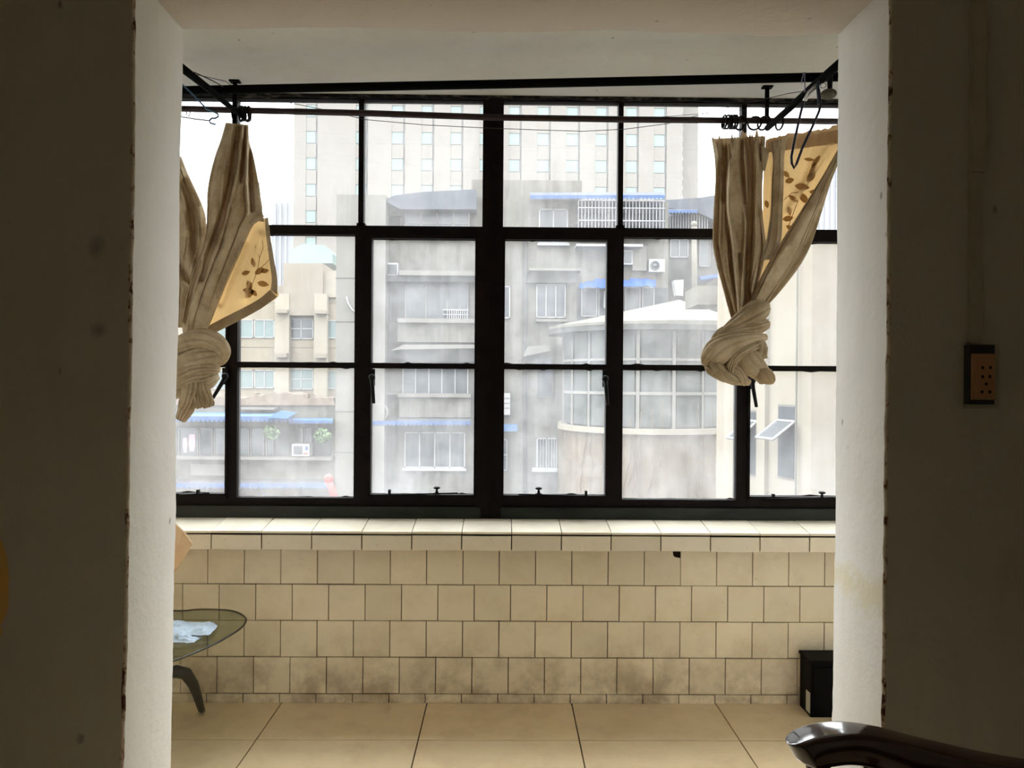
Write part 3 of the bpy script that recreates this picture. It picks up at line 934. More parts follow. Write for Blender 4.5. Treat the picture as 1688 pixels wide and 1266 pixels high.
# ------------------------------------------------------------------ curtains
def seg_dist(px, py, pts):
    best = np.full(px.shape, 1e9)
    for (ax, ay), (bx, by) in zip(pts[:-1], pts[1:]):
        vx, vy = bx - ax, by - ay
        t = np.clip(((px - ax) * vx + (py - ay) * vy) / (vx * vx + vy * vy), 0, 1)
        best = np.minimum(best, np.hypot(px - ax - t * vx, py - ay - t * vy))
    return best

def smooth_rows(rows, m):
    a = np.array(rows, float)
    t = np.linspace(0, len(rows) - 1, m)
    # Catmull-Rom through the rows
    out = np.zeros((m, a.shape[1]))
    for i, tt in enumerate(t):
        k = min(int(tt), len(rows) - 2)
        f = tt - k
        p0, p1, p2, p3 = a[max(k - 1, 0)], a[k], a[k + 1], a[min(k + 2, len(rows) - 1)]
        out[i] = 0.5 * (2 * p1 + (p2 - p0) * f + (2 * p0 - 5 * p1 + 4 * p2 - p3) * f * f + (3 * p1 - p0 - 3 * p2 + p3) * f ** 3)
    return out

def sheet(name, rows, Y, bulge, creases, mat, parent, nu=90, nv=140, back=True, rough=0.003, seed=0, ragged=0.0):
    """cloth between picture rows (lx,ly,rx,ry); creases = (polyline, width px, depth m), minus = valley"""
    R = smooth_rows(rows, nv)
    u = np.linspace(0, 1, nu)
    px = R[:, 0:1] * (1 - u) + R[:, 2:3] * u
    py = R[:, 1:2] * (1 - u) + R[:, 3:4] * u
    if ragged:
        fall = np.linspace(1, 0, nv)[:, None] ** 8
        py = py + fall * ragged * np.array([mnoise.noise((x * 11 + seed, 0.3, 0)) + 0.3 * ragged * mnoise.noise((x * 34 + seed, 0.7, 0)) for x in u])[None, :] * 2
    prof = np.sqrt(np.clip(1 - (2 * u - 1) ** 2, 0, 1))[None, :]
    dy = -bulge * prof * np.ones_like(px)
    for pts, w, amp in creases:
        d = seg_dist(px, py, pts)
        dy -= amp * 1.7 * np.exp(-(d / w) ** 2)
    rg = random.Random(seed * 7 + 1)
    nfold = int(np.mean(R[:, 2] - R[:, 0]) / 9) if bulge > 0.011 else 0
    for _ in range(nfold):
        u0, du = rg.uniform(0.06, 0.94), rg.uniform(-0.15, 0.15)
        v0, v1 = rg.uniform(-0.2, 0.4), rg.uniform(0.6, 1.2)
        sg, wv = rg.choice((-1, -1, 1)) * rg.uniform(0.006, 0.016), rg.uniform(0.012, 0.028)
        vv = np.linspace(0, 1, nv)[:, None]
        uc = u0 + du * vv + 0.02 * np.sin(vv * 7 + u0 * 20)
        win_ = 1 / (1 + np.exp(-(vv - v0) * 18)) / (1 + np.exp((vv - v1) * 18))
        dy -= sg * win_ * np.exp(-((u[None, :] - uc) / wv) ** 2)
    nz = np.array([[mnoise.noise((x * 0.045 + seed, y * 0.02, seed)) + 0.45 * mnoise.noise((x * 0.13 + seed, y * 0.05, seed + 3)) for x, y in zip(ra, rb)] for ra, rb in zip(px, py)])
    dy -= rough * nz * (0.3 + 0.7 * prof)
    yy = Y + dy
    vs, fs = [], []
    for j in range(nv):
        for i in range(nu):
            vs.append(P(px[j, i], py[j, i], yy[j, i]))
    for j in range(nv - 1):
        for i in range(nu - 1):
            fs.append((j * nu + i, j * nu + i + 1, (j + 1) * nu + i + 1, (j + 1) * nu + i))
    mb = MB()
    if back:
        o = len(vs)
        nb = 24
        ub = np.linspace(0, 1, nb)
        pb = np.sqrt(np.clip(1 - (2 * ub - 1) ** 2, 0, 1))
        for j in range(nv):
            for i in range(nb):
                x = R[j, 0] * (1 - ub[i]) + R[j, 2] * ub[i]
                y = R[j, 1] * (1 - ub[i]) + R[j, 3] * ub[i]
                base = yy[j, 0] * (1 - ub[i]) + yy[j, -1] * ub[i]
                vs.append(P(x, y, base + bulge * 0.8 * pb[i] + 0.006 * math.sin(ub[i] * 30 + j * 0.02) * pb[i]))
        for j in range(nv - 1):
            for i in range(nb - 1):
                fs.append((o + j * nb + i, o + (j + 1) * nb + i, o + (j + 1) * nb + i + 1, o + j * nb + i + 1))
    mb.add(vs, fs, True)
    return mb.build(name, mat, parent)

def fold_tube(name, path, mat, parent, ridges=7, amp=0.12, seed=0, seg=72, steps=56, twist=0.6, caps=True, flat=0.75):
    """crumpled roll of cloth along picture path (px, py, Y, radius_px)"""
    A = smooth_rows(path, steps)
    pts = [P(a[0], a[1], a[2]) for a in A]
    vs, fs = [], []
    for i, p in enumerate(pts):
        t = (pts[min(i + 1, steps - 1)] - pts[max(i - 1, 0)]).normalized()
        b = Vector((0, 1, 0))
        b = (b - t * b.dot(t)).normalized()
        a = t.cross(b)
        r = max(A[i][3], 0.5) / F * A[i][2]
        f = i / (steps - 1)
        for k in range(seg):
            w = 2 * math.pi * k / seg
            rid = abs(math.sin(w * ridges * 0.9 + twist * f * 3 + 1.3 * mnoise.noise((f * 2.2 + seed, w * 0.5, seed)) * 2 + seed))
            rid = (1 - rid ** 0.45) * 1.35
            q = r * (1 - amp * 2.0 * rid + amp * 0.9 * mnoise.noise((math.cos(w) * 1.4 + seed, math.sin(w) * 1.4, f * 3.5 + seed)))
            vs.append(p + (a * math.cos(w) + b * math.sin(w) * flat) * q)
    for i in range(steps - 1):
        for k in range(seg):
            k2 = (k + 1) % seg
            fs.append((i * seg + k, i * seg + k2, (i + 1) * seg + k2, (i + 1) * seg + k))
    if caps:
        fs.append(tuple(range(seg))[::-1])
        fs.append(tuple(range((steps - 1) * seg, steps * seg)))
    o = MB().add(vs, fs, True).build(name, mat, parent)
    fix_normals(o)
    return o

def leaf(mb, px, py, Y, L, Wd, ang, n=8):
    ca, sa = math.cos(ang), math.sin(ang)
    ou = []
    for i in range(n + 1):
        t = i / n
        ou.append((t * L, Wd * math.sin(math.pi * t) ** 0.8 * (1 - 0.25 * t)))
    for i in range(n - 1, 0, -1):
        t = i / n
        ou.append((t * L, -Wd * math.sin(math.pi * t) ** 0.8 * (1 - 0.25 * t)))
    fr = [P(px + x * ca - y * sa, py + x * sa + y * ca, Y) for x, y in ou]
    mb.add(fr, [tuple(range(len(fr)))])

# --- right curtain
cr = empty('curtain', (P(1215, 228, 3.03).x, 3.03, P(1215, 228, 3.03).z), 'right beige curtain gathered in pleats and knotted, golden leaf-patterned lining showing', 'curtain')
A = [(1173, 229, 1262, 224), (1178, 262, 1260, 262), (1179, 300, 1257, 300), (1176, 350, 1257, 350), (1175, 400, 1262, 400), (1180, 432, 1259, 432), (1190, 470, 1250, 470), (1200, 508, 1243, 505), (1209, 537, 1238, 533)]
cA = [([(1193, 228), (1196, 262), (1197, 290), (1193, 330)], 3.5, -0.030),
      ([(1188, 262), (1184, 320), (1181, 400), (1190, 450), (1212, 530)], 3.0, -0.018),
      ([(1216, 225), (1213, 252), (1201, 285), (1198, 325), (1203, 360), (1211, 410), (1216, 450), (1221, 525)], 4.5, 0.026),
      ([(1190, 275), (1196, 330), (1200, 380), (1206, 440), (1217, 520)], 3.0, -0.022),
      ([(1222, 232), (1221, 262), (1226, 320), (1232, 360)], 3.5, -0.024),
      ([(1232, 226), (1237, 262), (1239, 300), (1237, 360), (1234, 420), (1232, 470), (1229, 525)], 4.5, -0.045),
      ([(1228, 340), (1229, 380), (1225, 440), (1224, 520)], 3.5, 0.014),
      ([(1246, 232), (1247, 300), (1247, 380), (1243, 440), (1238, 480)], 5.0, 0.022),
      ([(1206, 234), (1208, 252)], 4.0, 0.014), ([(1240, 226), (1241, 250)], 2.5, -0.02),
      ([(1252, 226), (1254, 262)], 3.0, -0.015), ([(1180, 232), (1185, 262)], 3, 0.01),
      ([(1218, 420), (1218, 470), (1222, 530)], 2.5, -0.016), ([(1206, 420), (1213, 480), (1219, 530)], 2.5, 0.010)]
sheet('drape', A, 3.035, 0.030, cA, M['cloth'], cr, 130, 170, True, 0.004, 3, 5.5)
G = [(1262, 232, 1392, 212), (1260, 262, 1384, 240), (1258, 300, 1356, 296), (1257, 350, 1322, 348), (1257, 400, 1294, 400), (1252, 436, 1270, 438), (1244, 470, 1252, 472), (1236, 495, 1244, 497)]
gd = sheet('lining', G, 3.050, 0.0, [([(1268, 262), (1266, 400)], 6, 0.008), ([(1370, 240), (1330, 300), (1300, 350)], 7, 0.012), ([(1340, 235), (1320, 300)], 9, -0.008)], M['cloth_gold'], cr, 60, 70, False, 0.004, 5)
gd['label'] = 'golden leaf-patterned lining with light shining through'
sheet('header_band', [(1262, 228, 1392, 206), (1262, 238, 1391, 216), (1262, 252, 1386, 236)], 3.044, 0.0, [([(1300, 228), (1300, 250)], 6, 0.006)], M['cloth_hem'], cr, 60, 12, False, 0.003, 6, 2)
sheet('pleat', [(1268, 236, 1300, 224), (1274, 262, 1293, 255), (1272, 300, 1292, 300), (1270, 350, 1290, 350), (1262, 400, 1287, 398), (1252, 430, 1270, 428)], 3.028, 0.012, [([(1284, 226), (1285, 300), (1280, 400)], 4, 0.012)], M['cloth'], cr, 30, 80, True, 0.003, 8)
sheet('pleat', [(1254, 240, 1268, 246), (1255, 262, 1266, 262), (1256, 275, 1260, 285)], 3.024, 0.006, [], M['cloth'], cr, 14, 24, True, 0.002, 9)
B = [(1386, 236, 1396, 232), (1372, 262, 1385, 262), (1350, 300, 1370, 300), (1321, 346, 1356, 345), (1288, 398, 1339, 398), (1264, 438, 1320, 436), (1243, 480, 1290, 476), (1228, 518, 1262, 508), (1222, 535, 1252, 524)]
cB = [([(1352, 345), (1330, 400), (1290, 460), (1262, 500)], 7, -0.014), ([(1340, 340), (1306, 400), (1268, 460), (1240, 512)], 9, 0.012), ([(1296, 405), (1262, 455), (1238, 505)], 5, 0.010)]
sheet('folded_edge', B, 3.020, 0.014, cB, M['cloth'], cr, 70, 150, True, 0.004, 11)
lp = MB()
for (x, y, L, w_, a) in ((1310, 306, 22, 6, .15), (1318, 318, 20, 6, .9), (1330, 300, 20, 6, -.9), (1334, 316, 18, 5, .1), (1300, 322, 17, 4, .6), (1294, 300, 14, 5, -.3), (1340, 322, 18, 6, 1.9), (1290, 362, 16, 5, -.2), (1296, 372, 14, 4, .5), (1345, 268, 26, 4, 2.0), (1352, 256, 22, 4, 2.2), (1300, 340, 14, 4, 1.4), (1291, 282, 13, 4, .8), (1325, 262, 16, 3, .1), (1262, 330, 12, 4, 1.3)):
    leaf(lp, x, y, 3.036, L * 1.15, w_ * 1.1, a)
for pts in ([(1300, 372), (1312, 340), (1322, 316), (1340, 290), (1358, 262)], [(1292, 330), (1305, 318), (1322, 316)]):
    lp.tube([P(x, y, 3.036) for x, y in pts], 0.0012, 4)
lp.build('leaf_print', M['leaf_print'], cr)
fold_tube('knot_core', [(1190, 590, 3.0, 14), (1208, 596, 2.995, 22), (1228, 596, 2.995, 24), (1246, 590, 3.0, 14)], M['cloth'], cr, 9, .2, 12)
fold_tube('knot_wrap', [(1215, 536, 3.0, 6), (1198, 544, 2.985, 9), (1184, 552, 2.99, 8), (1176, 566, 3.0, 6)], M['cloth'], cr, 5, .25, 14)
fold_tube('knot_wrap', [(1256, 566, 2.99, 8), (1238, 574, 2.945, 8), (1218, 586, 2.935, 8), (1206, 602, 2.94, 7), (1204, 618, 2.96, 6)], M['cloth'], cr, 5, .25, 15)
fold_tube('knot_wrap', [(1172, 588, 2.97, 8), (1182, 606, 2.945, 9), (1198, 620, 2.945, 9), (1214, 630, 2.96, 7)], M['cloth'], cr, 6, .25, 16)
kn = [('knot_wrap', [(1262, 506, 3.03, 12), (1250, 512, 2.985, 19), (1226, 528, 2.965, 17), (1203, 545, 2.975, 13), (1186, 556, 3.02, 6)], 5, .13, 1),
      ('knot_wrap', [(1264, 533, 3.02, 9), (1245, 541, 2.965, 12), (1215, 547, 2.955, 11), (1190, 553, 2.98, 9), (1182, 560, 3.02, 4)], 6, .16, 2),
      ('knot_wrap', [(1262, 556, 3.02, 6), (1240, 556, 2.955, 10), (1210, 565, 2.945, 18), (1184, 579, 2.955, 23), (1170, 592, 2.98, 17), (1166, 602, 3.01, 7)], 5, .10, 3),
      ('knot_wrap', [(1166, 598, 3.01, 6), (1176, 607, 2.975, 13), (1193, 614, 2.97, 14), (1212, 622, 2.975, 12), (1236, 631, 3.0, 5)], 7, .2, 4),
      ('knot_wrap', [(1246, 562, 2.99, 12), (1250, 575, 2.985, 16), (1252, 592, 2.99, 14)], 4, .14, 9),
      ('tail', [(1222, 572, 2.975, 12), (1232, 588, 2.955, 19), (1243, 603, 2.95, 19), (1255, 615, 2.955, 16), (1263, 622, 2.96, 15)], 4, .13, 5)]
for nm, pth, ri, am, sd in kn:
    fold_tube(nm, pth, M['cloth'], cr, ri, am, sd)
fold_tube('tail', [(1196, 590, 2.965, 8), (1208, 605, 2.96, 9), (1222, 618, 2.96, 9), (1230, 634, 2.97, 5)], M['cloth'], cr, 4, .2, 7)
fold_tube('tail_end', [(1250, 613, 2.945, 10), (1259, 618, 2.935, 14), (1268, 624, 2.94, 12), (1274, 629, 2.95, 6)], M['cloth_hem'], cr, 3, .08, 6)['label'] = 'brown end of the knotted cloth'

# --- left curtain
cl = empty('curtain', (P(390, 205, 3.03).x, 3.03, P(390, 205, 3.03).z), 'left beige curtain hanging from one point and knotted, its golden corner spread out', 'curtain')
ML = [(372, 202, 410, 206), (364, 230, 411, 232), (355, 255, 418, 258), (347, 285, 424, 288), (342, 315, 429, 320), (341, 345, 432, 350), (340, 375, 416, 374), (335, 402, 403, 402), (324, 432, 389, 434), (315, 460, 376, 462), (305, 495, 362, 495), (300, 528, 348, 530), (302, 556, 335, 556)]
cM = [([(394, 212), (388, 250), (382, 295), (374, 330), (364, 365), (350, 405), (341, 432), (333, 460)], 4.5, -0.045),
      ([(400, 210), (396, 260), (388, 310), (376, 350)], 2.5, 0.016), ([(404, 210), (401, 262), (397, 300)], 2.0, -0.02),
      ([(408, 230), (406, 300), (409, 350)], 2.5, 0.018), ([(412, 232), (413, 300), (416, 345)], 3.0, -0.02),
      ([(396, 300), (388, 350), (372, 400), (350, 450), (330, 510)], 12, 0.018),
      ([(366, 250), (358, 300), (352, 370), (340, 410)], 10, 0.014), ([(372, 395), (350, 440), (332, 490), (318, 540)], 3.5, -0.006),
      ([(330, 430), (316, 480), (306, 530)], 4, -0.022), ([(400, 405), (380, 445), (362, 490)], 3.0, 0.012)]
sheet('drape', ML, 3.03, 0.026, cM, M['cloth'], cl, 120, 170, True, 0.005, 21)
MR = [(405, 300, 427, 300), (408, 325, 430, 325), (410, 345, 433, 350), (411, 362, 436, 366)]
sheet('drape', MR, 3.03, 0.006, [], M['cloth_hem'], cl, 24, 30, True, 0.003, 23)
GL = [(409, 356, 437, 360), (402, 385, 440, 388), (392, 412, 445, 415), (380, 442, 450, 447), (368, 472, 455, 474), (356, 500, 456, 491), (344, 528, 408, 518), (334, 550, 350, 547)]
g2 = sheet('lining', GL, 3.050, 0.0, [([(430, 390), (420, 430), (405, 490)], 9, 0.010), ([(404, 400), (384, 450), (364, 500)], 5, -0.014)], M['cloth_gold'], cl, 60, 90, False, 0.004, 25)
g2['label'] = 'golden leaf-patterned lining with light shining through'
sheet('hem', [(436, 360, 442, 358), (440, 400, 447, 398), (445, 435, 452, 430), (448, 462, 457, 458), (446, 478, 457, 486)], 3.044, 0.003, [], M['cloth'], cl, 12, 60, True, 0.002, 26)
sheet('hem', [(445, 478, 457, 489), (425, 494, 433, 507), (400, 508, 405, 523), (372, 522, 376, 538), (342, 538, 344, 554)], 3.043, 0.003, [], M['cloth_hem'], cl, 12, 60, True, 0.002, 27)
sheet('hem', [(411, 366, 415, 372), (420, 357, 424, 366), (431, 350, 436, 357)], 3.012, 0.004, [], M['cloth'], cl, 8, 20, True, 0.001, 28)
LL = [(262, 250, 299, 258), (262, 280, 309, 284), (262, 310, 322, 312), (262, 340, 335, 342), (262, 370, 340, 366), (262, 400, 338, 402), (264, 440, 326, 440), (272, 490, 312, 490), (282, 540, 304, 540)]
sheet('drape', LL, 3.055, 0.03, [([(300, 300), (312, 340), (318, 380), (322, 430)], 6, -0.03), ([(296, 280), (302, 330), (310, 380)], 7, 0.02), ([(328, 345), (326, 400), (316, 450)], 5, 0.014), ([(290, 430), (312, 465)], 6, -0.03)], M['cloth'], cl, 70, 110, True, 0.006, 31)
lp = MB()
for (x, y, L, w_, a) in ((420, 452, 16, 5, -.6), (424, 466, 17, 5, .2), (408, 462, 15, 5, 1.2), (400, 478, 17, 5, .1), (404, 490, 14, 4, -.5), (420, 440, 14, 4, -1.9), (398, 452, 13, 4, -.3), (430, 448, 12, 4, -.2), (414, 478, 12, 4, .8)):
    leaf(lp, x, y, 3.036, L * 1.15, w_ * 1.1, a)
for pts in ([(404, 486), (416, 468), (424, 448), (428, 425), (420, 405)], [(424, 446), (436, 436), (444, 428)], [(428, 425), (434, 408), (432, 392)]):
    lp.tube([P(x, y, 3.036) for x, y in pts], 0.001, 4)
lp.build('leaf_print', M['leaf_print'], cl)
for nm, pth, ri, am, sd in [
        ('knot_wrap', [(285, 575, 3.02, 14), (305, 566, 2.975, 17), (330, 560, 2.96, 18), (352, 564, 2.965, 17), (366, 578, 2.985, 14), (367, 592, 3.01, 8), (362, 600, 3.03, 4)], 5, .10, 1.5),
        ('knot_wrap', [(282, 604, 3.02, 12), (305, 597, 2.965, 16), (330, 590, 2.95, 17), (352, 588, 2.975, 13), (366, 585, 3.01, 6)], 4, .12, 2.5),
        ('knot_wrap', [(280, 628, 3.02, 12), (300, 618, 2.965, 14), (322, 610, 2.95, 15), (345, 606, 2.965, 14), (359, 606, 3.0, 10)], 7, .17, 3.5),
        ('knot_wrap', [(283, 650, 3.02, 9), (300, 640, 2.97, 14), (322, 630, 2.955, 17), (342, 625, 2.97, 16), (357, 618, 3.0, 9)], 7, .17, 4.5),
        ('tail', [(320, 622, 2.96, 12), (317, 643, 2.940, 16), (311, 660, 2.945, 14), (305, 676, 2.955, 13), (298, 692, 2.965, 9)], 7, .26, 5.5),
        ('tail', [(330, 624, 2.958, 12), (335, 645, 2.945, 12), (341, 660, 2.95, 11), (345, 671, 2.955, 9)], 6, .26, 6.5),
        ('tail', [(322, 650, 2.935, 8), (327, 662, 2.93, 8), (331, 672, 2.935, 7)], 5, .26, 7.5)]:
    fold_tube(nm, pth, M['cloth'], cl, ri, am, int(sd * 2))

# ------------------------------------------------------------------ glass table, cloth, cardboard, black box
ZT = 0.405
tb = empty('glass_table', (-1.42, 2.72, 0), 'low oval smoked-glass table with curved dark legs beside the left reveal', 'table')
out = [(407, 1018), (403, 1028), (394, 1036), (375, 1048), (352, 1060), (325, 1072), (287, 1087)]
pts = [PZ(x, y, ZT) for x, y in out]
tail_ = [(-1.24, 2.40), (-1.42, 2.27), (-1.62, 2.25), (-1.80, 2.36), (-1.89, 2.58), (-1.87, 2.82), (-1.76, 3.00), (-1.60, 3.09), (-1.44, 3.125)]
head_ = [PZ(x, y, ZT) for x, y in ((300, 1006), (325, 1002), (352, 1001.5), (378, 1004), (396, 1009))]
ring = [(p.x, min(p.y, 3.13)) for p in pts] + tail_ + [(p.x, min(p.y, 3.13)) for p in head_]
def chaikin(r, k=2):
    for _ in range(k):
        q = []
        for i in range(len(r)):
            a, b = r[i], r[(i + 1) % len(r)]
            q += [(a[0] * .75 + b[0] * .25, a[1] * .75 + b[1] * .25), (a[0] * .25 + b[0] * .75, a[1] * .25 + b[1] * .75)]
        r = q
    return r
ring = chaikin(ring)
tt = MB().prism(ring, ZT - 0.010, ZT).build('tabletop', M['table_glass'], tb)
fix_normals(tt)
MB().tube([(x, y, ZT - 0.005) for x, y in ring] + [(ring[0][0], ring[0][1], ZT - 0.005)], 0.0035, 6).build('edge', M['table_leg'], tb)
fx = PZ(333, 1175, 0)
def tleg(p):
    MB().tube(p, [0.018, 0.022, 0.024, 0.024, 0.021, 0.017, 0.013, 0.013][:len(p)], 10).build('leg', M['table_leg'], tb)
hub = Vector((-1.47, 2.85, 0.19))
for foot in (Vector((fx.x, fx.y, 0.014)), Vector((-1.33, 2.50, 0.014)), Vector((-1.80, 2.95, 0.014))):
    if foot.y > 3.0:
        tleg([hub + Vector((0, 0, 0.0)), P(272, 1110, 2.93), P(290, 1107, 2.95), P(306, 1110, 2.98), P(318, 1127, 3.01), P(325, 1146, 3.03), P(332, 1170, 3.06), Vector((foot.x, foot.y, 0.012))])
        continue
    dxy = Vector((foot.x - hub.x, foot.y - hub.y, 0))
    L = []
    for t, z in ((0, 0.16), (0.15, 0.19), (0.35, 0.215), (0.55, 0.205), (0.72, 0.16), (0.85, 0.095), (0.96, 0.03), (1.0, 0.013)):
        L.append(Vector((hub.x + dxy.x * t, hub.y + dxy.y * t, z)))
    tleg(L)
MB().tube([(hub.x, hub.y, 0.16), (hub.x, hub.y, 0.22), (hub.x, hub.y, 0.36), (hub.x, hub.y, ZT - 0.01)], [0.05, 0.035, 0.028, 0.06], 16).build('pedestal', M['table_leg'], tb)
# blue cloth, crumpled in two layers
def crumple(px0, px1, py0, py1, zbase, seed, name, mb):
    nx, ny = 46, 26
    vs, fs = [], []
    for j in range(ny):
        for i in range(nx):
            u, v = i / (nx - 1), j / (ny - 1)
            wob = 4 * mnoise.noise((u * 3 + seed, v * 2, 0))
            px = px0 + (px1 - px0) * u - 26 * abs(v - 0.35) ** 1.3 * (u ** 2) + 2.5 * mnoise.noise((v * 5, seed, 2))
            py = py0 + (py1 - py0) * v + wob * 0.5
            p = PZ(px, py, ZT)
            ed = min(1, 5 * min(u, 1 - u, v, 1 - v) + 0.15)
            h = zbase + ed * (0.004 + 0.018 * abs(mnoise.noise((u * 5 + seed, v * 4, 1))) + 0.012 * max(0, math.sin(u * 7 + v * 4 + seed)) * ed + 0.004 * mnoise.noise((u * 16, v * 14, seed)))
            vs.append((p.x, p.y, ZT + h))
    for j in range(ny - 1):
        for i in range(nx - 1):
            fs.append((j * nx + i, (j + 1) * nx + i, (j + 1) * nx + i + 1, j * nx + i + 1))
    mb.add(vs, fs, True)
mb = MB()
crumple(255, 334, 1046, 1060, 0.001, 2.0, 'c', mb)
crumple(258, 358, 1030, 1052, 0.010, 5.0, 'c', mb)
o = mb.build('cloth', M['blue_cloth'])
fix_normals(o)
tag(o, 'crumpled pale blue cloth lying on the glass table', 'cloth')
# cardboard box on the table with one open flap reaching past the reveal
cb = empty('cardboard_box', (-1.55, 2.62, ZT), 'brown cardboard box on the glass table, one flap sticking out past the reveal', 'box')
bx = MB()
x0, x1, y0, y1, z0, z1 = -1.72, -1.30, 2.42, 2.78, ZT + 0.001, 0.82
t = 0.004
bx.box(x0, x1, y0, y0 + t, z0, z1).box(x0, x1, y1 - t, y1, z0, z1).box(x0, x0 + t, y0, y1, z0, z1).box(x1 - t, x1, y0, y1, z0, z1).box(x0, x1, y0, y1, z0, z0 + t)
bx.build('body', M['cardboard'], cb)
pa = [P(272, 850, 2.62), P(291, 867, 2.56), P(303, 878, 2.55), P(317, 897, 2.56), P(304, 920, 2.60), P(287, 945, 2.66), P(262, 975, 2.72)]
pb = [Vector((x1, 2.62, z1)), Vector((x1, 2.72, z1))]
fl = MB()
pl = pa
n = len(pl)
off = Vector((0, 0.006, 0.003))
fl.add(pl + [p + off for p in pl], [tuple(range(n)), tuple(range(2 * n - 1, n - 1, -1))] + [(i, (i + 1) % n, n + (i + 1) % n, n + i) for i in range(n)])
fo = fl.build('flap', M['cardboard'], cb)
fix_normals(fo)
# black box in the corner
d0, d1 = 3.045, 3.155
xl = (PZ(1333, 1179, 0.0)).x
ht = P(1333, 1092, d0).z
bb = empty('black_box', (xl + 0.1, 3.10, 0), 'small black floor box with a white sticker, in the corner by the right reveal', 'box')
b_ = MB()
b_.box(xl, xl + 0.20, d0, d1, 0.0, ht)
b_.build('body', M['black_box'], bb)
MB().box(xl - 0.006, xl + 0.206, d0 - 0.006, d1 + 0.003, ht - 0.001, ht + 0.010).build('lid', M['black_box'], bb)
MB().box(xl + 0.012, xl + 0.19, d0 - 0.004, d0, 0.01, ht - 0.02).build('front_panel', M['black_box'], bb)
MB().box(xl - 0.0015, xl, d0 + 0.006, d0 + 0.045, 0.012, 0.095).build('sticker', M['label'], bb)['label'] = 'white sticker'

# ------------------------------------------------------------------ power socket and conduit on the right wall
p0, p1 = P(1588, 562, Y1), P(1642, 672, Y1)
so = empty('power_socket', ((p0.x + p1.x) / 2, Y1, p1.z), 'yellowed power socket in a dark box on the right wall', 'socket')
MB().box(P(1588, 600, Y1).x, P(1644, 600, Y1).x, Y1 - 0.006, Y1, P(1600, 673, Y1).z, P(1600, 567, Y1).z).build('back_plate', M['conduit'], so)
a, b = P(1600, 568, Y1 - 0.03), P(1641, 667, Y1 - 0.03)
MB().box(a.x, b.x, Y1 - 0.026, Y1 - 0.006, b.z, a.z).build('box', M['socket_box'], so)
a, b = P(1605, 583, Y1 - 0.035), P(1641, 659, Y1 - 0.035)
pl = MB().box(a.x, b.x, Y1 - 0.034, Y1 - 0.026, b.z, a.z)
pl.prism([(a.x + 0.003, Y1 - 0.037), (b.x - 0.003, Y1 - 0.037), (b.x - 0.003, Y1 - 0.034), (a.x + 0.003, Y1 - 0.034)], b.z + 0.003, a.z - 0.003)
pl.build('plate', M['socket_plate'], so)
for (hx, hy) in ((1620, 606), (1633, 606), (1620, 621), (1632, 621), (1626, 633), (1619, 646), (1632, 646)):
    c = P(hx, hy, Y1 - 0.038)
    MB().box(c.x - 0.0022, c.x + 0.0022, Y1 - 0.0385, Y1 - 0.036, c.z - 0.003, c.z + 0.003).build('slot', M['hole'], so)
a, b = P(1599, 0, Y1), P(1616, 560, Y1)
tag(MB().box(a.x, P(1615, 300, Y1).x, Y1 - 0.012, Y1, P(1600, 566, Y1).z, P(1600, 285, Y1).z).box(a.x + 0.001, P(1615, 300, Y1).x + 0.002, Y1 - 0.016, Y1, P(1600, 287, Y1).z, ZR).build('cable_duct', M['conduit']), 'flat painted cable duct running down the right wall to the socket', 'cable duct')

# ------------------------------------------------------------------ chair with a carved armrest, lower right
ch = empty('armchair', (0.85, 0.95, 0), 'dark lacquered wooden armchair, its curved armrest before the right reveal', 'chair')
def slab(path, wid, th, steps=60, seg=32):
    """armrest: path of picture points with depth, swept with a rounded flat section; wid across (towards depth), th = thickness"""
    A = smooth_rows(path, steps)
    vs, fs = [], []
    cen = [P(a[0], a[1], a[2]) for a in A]
    for i, a in enumerate(A):
        t = (cen[min(i + 1, steps - 1)] - cen[max(i - 1, 0)]).normalized()
        side = Vector((0.12, 1, 0))
        side = (side - t * side.dot(t)).normalized()
        nrm = side.cross(t)
        if nrm.z < 0:
            nrm = -nrm
        endf = min(1.0, math.sqrt(max(0.0, i / 5.0)) + 0.05)
        w, h = a[3] * endf, a[4] * (0.55 + 0.45 * endf)
        for k in range(seg):
            q = 2 * math.pi * k / seg
            cx = math.copysign(abs(math.cos(q)) ** 0.32, math.cos(q))
            sz = math.copysign(abs(math.sin(q)) ** 0.4, math.sin(q))
            vs.append(cen[i] + side * cx * w / 2 + nrm * (sz * h / 2 - h / 2))
    for i in range(steps - 1):
        for k in range(seg):
            k2 = (k + 1) % seg
            fs.append((i * seg + k, i * seg + k2, (i + 1) * seg + k2, (i + 1) * seg + k))
    fs.append(tuple(range(seg)))
    fs.append(tuple(range((steps - 1) * seg, steps * seg)))
    return MB().add(vs, fs, True)
arm = slab([(1299, 1226, 1.12, .050, .040), (1318, 1213, 1.125, .056, .044), (1350, 1203, 1.13, .060, .046), (1395, 1199, 1.13, .060, .046), (1450, 1206, 1.125, .058, .048), (1520, 1224, 1.11, .056, .055), (1600, 1243, 1.08, .056, .065), (1700, 1262, 1.05, .056, .07), (1800, 1280, 1.0, .056, .07)], 0, 0)
o = arm.build('armrest', M['lacquer'], ch)
fix_normals(o)
